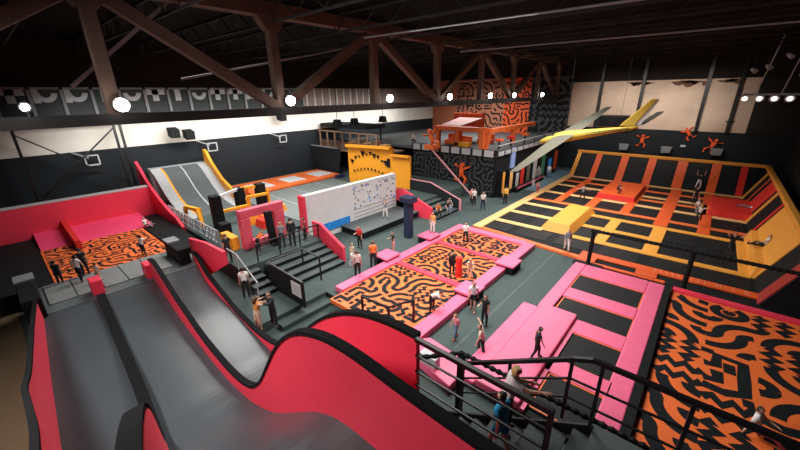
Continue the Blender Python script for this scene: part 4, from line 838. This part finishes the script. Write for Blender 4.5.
def finish_people():
    dg = bpy.context.evaluated_depsgraph_get()
    for root, ob, pts, rad, bones, s, HT, HF, hm, hd, K in PEOPLE:
        me = bpy.data.meshes.new_from_object(ob.evaluated_get(dg)); me.name = 'body'
        bpy.data.objects.remove(ob)
        me.materials.clear(); me.materials.append(K['skin'])
        body = bpy.data.objects.new('body', me); COL.objects.link(body); body.parent = root
        vn = [v.normal.copy() for v in me.vertices]; vc = [v.co.copy() for v in me.vertices]
        H = pts[hm]
        parts = {'shirt': [], 'trousers': [], 'shoes': [], 'hair': []}
        for f in me.polygons:
            c = f.center; best = None
            for a, b, tg in bones:
                pa, pb = pts[a], pts[b]; d = pb - pa; t = max(0, min(1, (c - pa).dot(d) / max(d.length_squared, 1e-9)))
                q = (c - pa - d * t).length / (rad[a] * (1 - t) + rad[b] * t)
                if best is None or q < best[0]: best = (q, tg, t)
            _, tg, t = best
            if tg in ('top',) or (tg == 'waist' and t > .3) or (tg == 'neck' and t < .35): parts['shirt'].append(f)
            elif tg == 'upper' and (K['sleeves'] != 'short' or t < .55): parts['shirt'].append(f)
            elif tg == 'fore' and K['sleeves'] == 'long' and t < .92: parts['shirt'].append(f)
            elif tg in ('bottom', 'waist'): parts['trousers'].append(f)
            elif tg == 'thigh' and (not K['shorts'] or t < .6): parts['trousers'].append(f)
            elif tg == 'shin' and not K['shorts'] and t < .93: parts['trousers'].append(f)
            elif tg == 'shoe' or (tg == 'shin' and t >= .95): parts['shoes'].append(f)
            r = c - H; u = r.dot(HT) / s / hd; fw = r.dot(HF) / s / hd
            if tg in ('head', 'skin') and r.length < .2 * s * hd and (u > .055 or fw < -.015) and u > -.07 and not (fw > .05 and u < .065): parts['hair'].append(f)
        mats = {'shirt': CL[K['shirt']], 'trousers': CL[K['legs']], 'shoes': CL[K['shoes']], 'hair': {'dark': HB, 'brown': HBR, 'blonde': HBL}[K['hair']]}
        for n, fs in parts.items():
            if not fs: continue
            off = {'shirt': .014, 'trousers': .012, 'shoes': .012, 'hair': .02}[n] * s
            idx = {}; vs = []; ff = []; mb = MB()
            for f in fs:
                q = []
                for vi in f.vertices:
                    if vi not in idx: idx[vi] = len(vs); vs.append(vc[vi] + vn[vi] * off)
                    q.append(idx[vi])
                ff.append(tuple(q))
            nv = len(vs)   # close the shell with an inner layer so that cloth has thickness
            mb.add(vs, ff)
            if n == 'hair' and K['long_hair']:
                b = H - HF * .075 * s * hd
                mb.tube([b + HT * .04 * s, b - HT * .07 * s - HF * .03 * s, b - HT * .2 * s - HF * .055 * s, b - HT * .3 * s - HF * .05 * s], [.07 * s, .085 * s, .07 * s, .03 * s], 8)
            o = mb.build(n, mats[n], root, local=True, smooth=True)
        mb = MB()
        for sg in (1, -1): mb.ball(H + HF * .088 * s * hd + V((sg * .036 * s * hd, 0, 0)) + HT * .015 * s * hd, .014 * s * hd, n=6, k=4)
        mb.build('eyes', HB, root, local=True).parent = body
        MB().ball(H + HF * .083 * s * hd - HT * .055 * s * hd, .026 * s * hd, .012 * s * hd, .008 * s * hd, n=6, k=4).build('mouth', CL['maroon'], root, local=True).parent = body
pp = person
# slide exit
pp(-22.5, .55, 1.0, 60, 1.25, 'child in dark clothes standing at the far left of the slide exit', 'stand', 'black', 'black')
pp(-21.9, 1.25, 1.06, 55, 1.4, 'child in white T-shirt and black trousers at the slide exit', 'walk', 'white', 'black')
pp(-22.6, 1.55, 1.06, 80, 1.45, 'dark clothed child just behind the child in white at the slide exit', 'stand', 'black', 'black')
pp(-21.3, 1.85, 1.06, 40, .95, 'small child in tan top standing behind the left divider pad', 'stand', 'cream', 'cream', 'brown')
pp(-23.2, 4.2, 1.0, 50, 1.2, 'child in white top and black trousers on the doodle mat by the right divider', 'reach', 'white', 'black')
pp(-28.6, 5.75, 1.0, -40, 1.2, 'child in white sitting on the ledge at the back of the landing pit', 'floor', 'white', 'grey', 'brown')
# between slide and stairs
pp(-15.94, 6.5, 0, 60, 1.7, 'person in white shirt and black trousers at the foot of the narrow stair', 'stand', 'white', 'black')
pp(-12.95, 5.55, 0, 10, 1.72, 'woman with long brown hair and cream trousers beside the slide', 'hug', 'tan', 'cream', 'brown', long_hair=True)
pp(-12.75, 6.15, 0, 190, 1.78, 'person in black hugging the woman in cream trousers', 'hug', 'black', 'black', 'brown', sleeves='long')
pp(-18.4, 6.95, 1, 100, 1.7, 'person in black with bare raised hands near the red guard panel', 'talk', 'black', 'black', 'brown')
# deck by the portal
pp(-18.6, 8.75, 1, 20, 1.35, 'child in orange T-shirt bending at the pink portal', 'bend', 'orange', 'black', 'blonde')
pp(-18.0, 9.95, 1, 50, 1.6, 'person in grey top behind the deck railing', 'talk', 'grey', 'navy', 'blonde')
pp(-17.7, 10.45, 1, 60, 1.8, 'tall person in black behind the deck railing', 'stand', 'black', 'black', sleeves='long')
pp(-17.9, 11.5, 1, 120, 1.45, 'child in maroon top by the pink side panel', 'stand', 'maroon', 'black')
# floor by the climbing wall
pp(-15.0, 12.75, 0, 20, 1.1, 'small child in cream beside the pink side panel', 'stand', 'cream', 'cream', 'blonde')
pp(-16.0, 14.3, 0, 190, 1.6, 'person in red top and black trousers by the blue screen', 'talk', 'red', 'black', sleeves='none')
pp(-14.36, 12.15, 0, 120, 1.1, 'small child in white in front of the blue screen', 'walk', 'white', 'white', 'blonde')
pp(-13.1, 11.43, 0, 60, 1.68, 'woman in pale pink top near the middle court corner', 'stand', 'pale', 'black', 'brown', sleeves='long')
pp(-13.25, 12.8, 0, 50, 1.75, 'person in orange red T-shirt and black trousers at the middle court', 'stand', 'orange', 'black', 'brown')
pp(-13.75, 15.1, 0, 150, 1.5, 'person in black top and pink trousers beside the left step box', 'talk', 'black', 'pink')
pp(-17.8, 18.7, .5, 200, 1.45, 'child in white bouncing on the low stage', 'arms_up', 'grey', 'white', 'brown')
pp(-13.1, 18.4, .55, 200, 1.5, 'person in white trousers standing on the back left step box', 'stand', 'tan', 'white', 'brown')
pp(-15.6, 22.6, .5, 230, 1.5, 'person in orange top sitting on the back stair', 'sit', 'orange', 'black', 'brown')
pp(-15.4, 23.7, .5, 230, 1.5, 'person in black sitting on the back stair', 'sit', 'black', 'grey', 'brown')
pp(-15.7, 24.4, .5, 230, 1.5, 'person in grey sitting at the far end of the back stair', 'sit', 'grey', 'jeans')
# middle court and the floor before it
pp(-10.83, 18.95, .2, 210, 1.5, 'person in white top and black trousers on the far doodle mat', 'talk', 'white', 'black', 'brown')
pp(-9.16, 14.75, .2, 230, 1.35, 'person in black on the middle doodle mat', 'stand', 'black', 'black', sleeves='long')
pp(-8.25, 15.1, .2, 210, 1.15, 'small blonde child in cream on the middle doodle mat', 'reach', 'cream', 'cream', 'blonde')
tag(MB().tube([(-8.75, 14.8, .2), (-8.75, 14.8, 1.35)], .17, 10).build('red_foam_tube', RED), 'red upright foam tube on the middle doodle mat', 'foam tube')
pp(-7.95, 11.2, .2, -70, 1.45, 'person in white bending over the pink edge pad', 'bend', 'white', 'black')
pp(-6.7, 12.75, 0, 200, 1.55, 'woman in white top and black shorts with pink shoes', 'walk', 'white', 'black', 'brown', shorts=True, shoes='pink')
pp(-5.78, 12.15, 0, 170, 1.5, 'person in black with arm out on the grey floor', 'talk', 'black', 'black', 'dark')
pp(-6.22, 10.54, 0, 160, 1.2, 'child in striped top and blue jeans with orange shoes', 'walk', 'pink', 'jeans', 'brown', shoes='orange')
pp(-4.95, 10.4, 0, 110, 1.4, 'child in pale top lunging next to the pink steps', 'lunge', 'cream', 'black', 'brown')
pp(-3.1, 10.9, .5, -60, 1.35, 'child in black with red trim walking on the raised pink block', 'walk', 'black', 'black', 'dark')
# arena
pp(-5.4, 22.1, .12, 200, 1.5, 'person in grey outfit walking at the front edge of the arena', 'walk', 'grey', 'white', 'brown', sleeves='long')
pp(-7.86, 34.6, .08, 200, 1.4, 'child in grey bouncing behind the yellow raised block', 'arms_out', 'grey', 'black')
pp(-5.6, 37.3, .6, 250, 1.3, 'child in black crouching on the orange raised block', 'crouch', 'black', 'black')
pp(.0, 44.9, .16, 20, 1.5, 'person in white trousers reaching up the back bank', 'arms_up', 'black', 'white', 'brown', lift=.25)
pp(.05, 39.4, .16, 200, 1.5, 'person in black at the back right of the arena', 'stand', 'black', 'black')
pp(.35, 36.0, .16, 160, 1.2, 'child in white by the red raised block', 'walk', 'white', 'grey', 'blonde')
pp(.55, 32.9, .16, 180, 1.3, 'child in white top jumping in the middle of the arena', 'jump', 'white', 'black', 'brown', lift=.3)
pp(2.25, 27.1, .16, 200, 1.45, 'person in black jumping left of the yellow corner block', 'jump', 'black', 'black', 'dark', lift=.2)
pp(3.75, 28.3, .75, 90, 1.5, 'person in white sitting on the yellow corner block', 'floor', 'white', 'black')
pp(3.5, 38.6, .6, 80, 1.4, 'child in white lying on the red raised block', 'lie', 'white', 'grey')
# aisle along the mezzanine
pp(-12.95, 29.4, 0, 40, 1.7, 'person in yellow top and black trousers in the aisle', 'stand', 'yellow', 'black', sleeves='long')
pp(-14.0, 40.0, 0, 200, 1.75, 'person in grey top far down the aisle', 'stand', 'grey', 'grey', 'brown')
pp(-13.2, 36.6, 0, 200, 1.1, 'small child in white in the aisle', 'walk', 'white', 'white', 'blonde')
pp(-13.7, 26.6, 0, 220, 1.65, 'person in white shirt at the near mezzanine corner', 'talk', 'white', 'navy', 'brown')
pp(-14.9, 27.2, 0, 240, 1.6, 'person in white next to the slanting pink pole', 'stand', 'white', 'black')
pp(-14.0, 31.1, 0, 270, 1.4, 'person in white squatting by the yellow cabinet', 'crouch', 'white', 'navy')
pp(-15.4, 27.6, 0, 260, 1.5, 'person in pink top behind the white shirted pair', 'stand', 'pink', 'black', 'brown')
pp(-13.6, 42.3, 0, 180, 1.6, 'person in white shirt at the far end of the aisle', 'stand', 'white', 'jeans', 'brown')
pp(-25.5, 31.6, 4.12, 240, 1.7, 'person in white sitting behind the mezzanine edge', 'sit', 'white', 'black', lift=.45)
pp(-12.0, 34.6, .16, 200, 1.1, 'small child in pink on the pale arena edge', 'stand', 'pink', 'red', 'brown')
# stair nearest the camera and doodle mat on the right
pp(-1.85, 5.0, 2.72, 75, 1.62, 'girl in blue dress going down the steel stair', 'walk', 'blue', 'blue', 'dark', shorts=True)
pp(-2.0, 5.55, 2.72, -60, 1.8, 'blond person in white T-shirt on the steel stair reaching out', 'reach', 'white', 'navy', 'blonde')
pp(2.75, 12.1, .3, -100, 1.6, 'dark haired child in white T-shirt sitting on the big doodle mat', 'floor', 'white', 'maroon', 'dark')
finish_people()
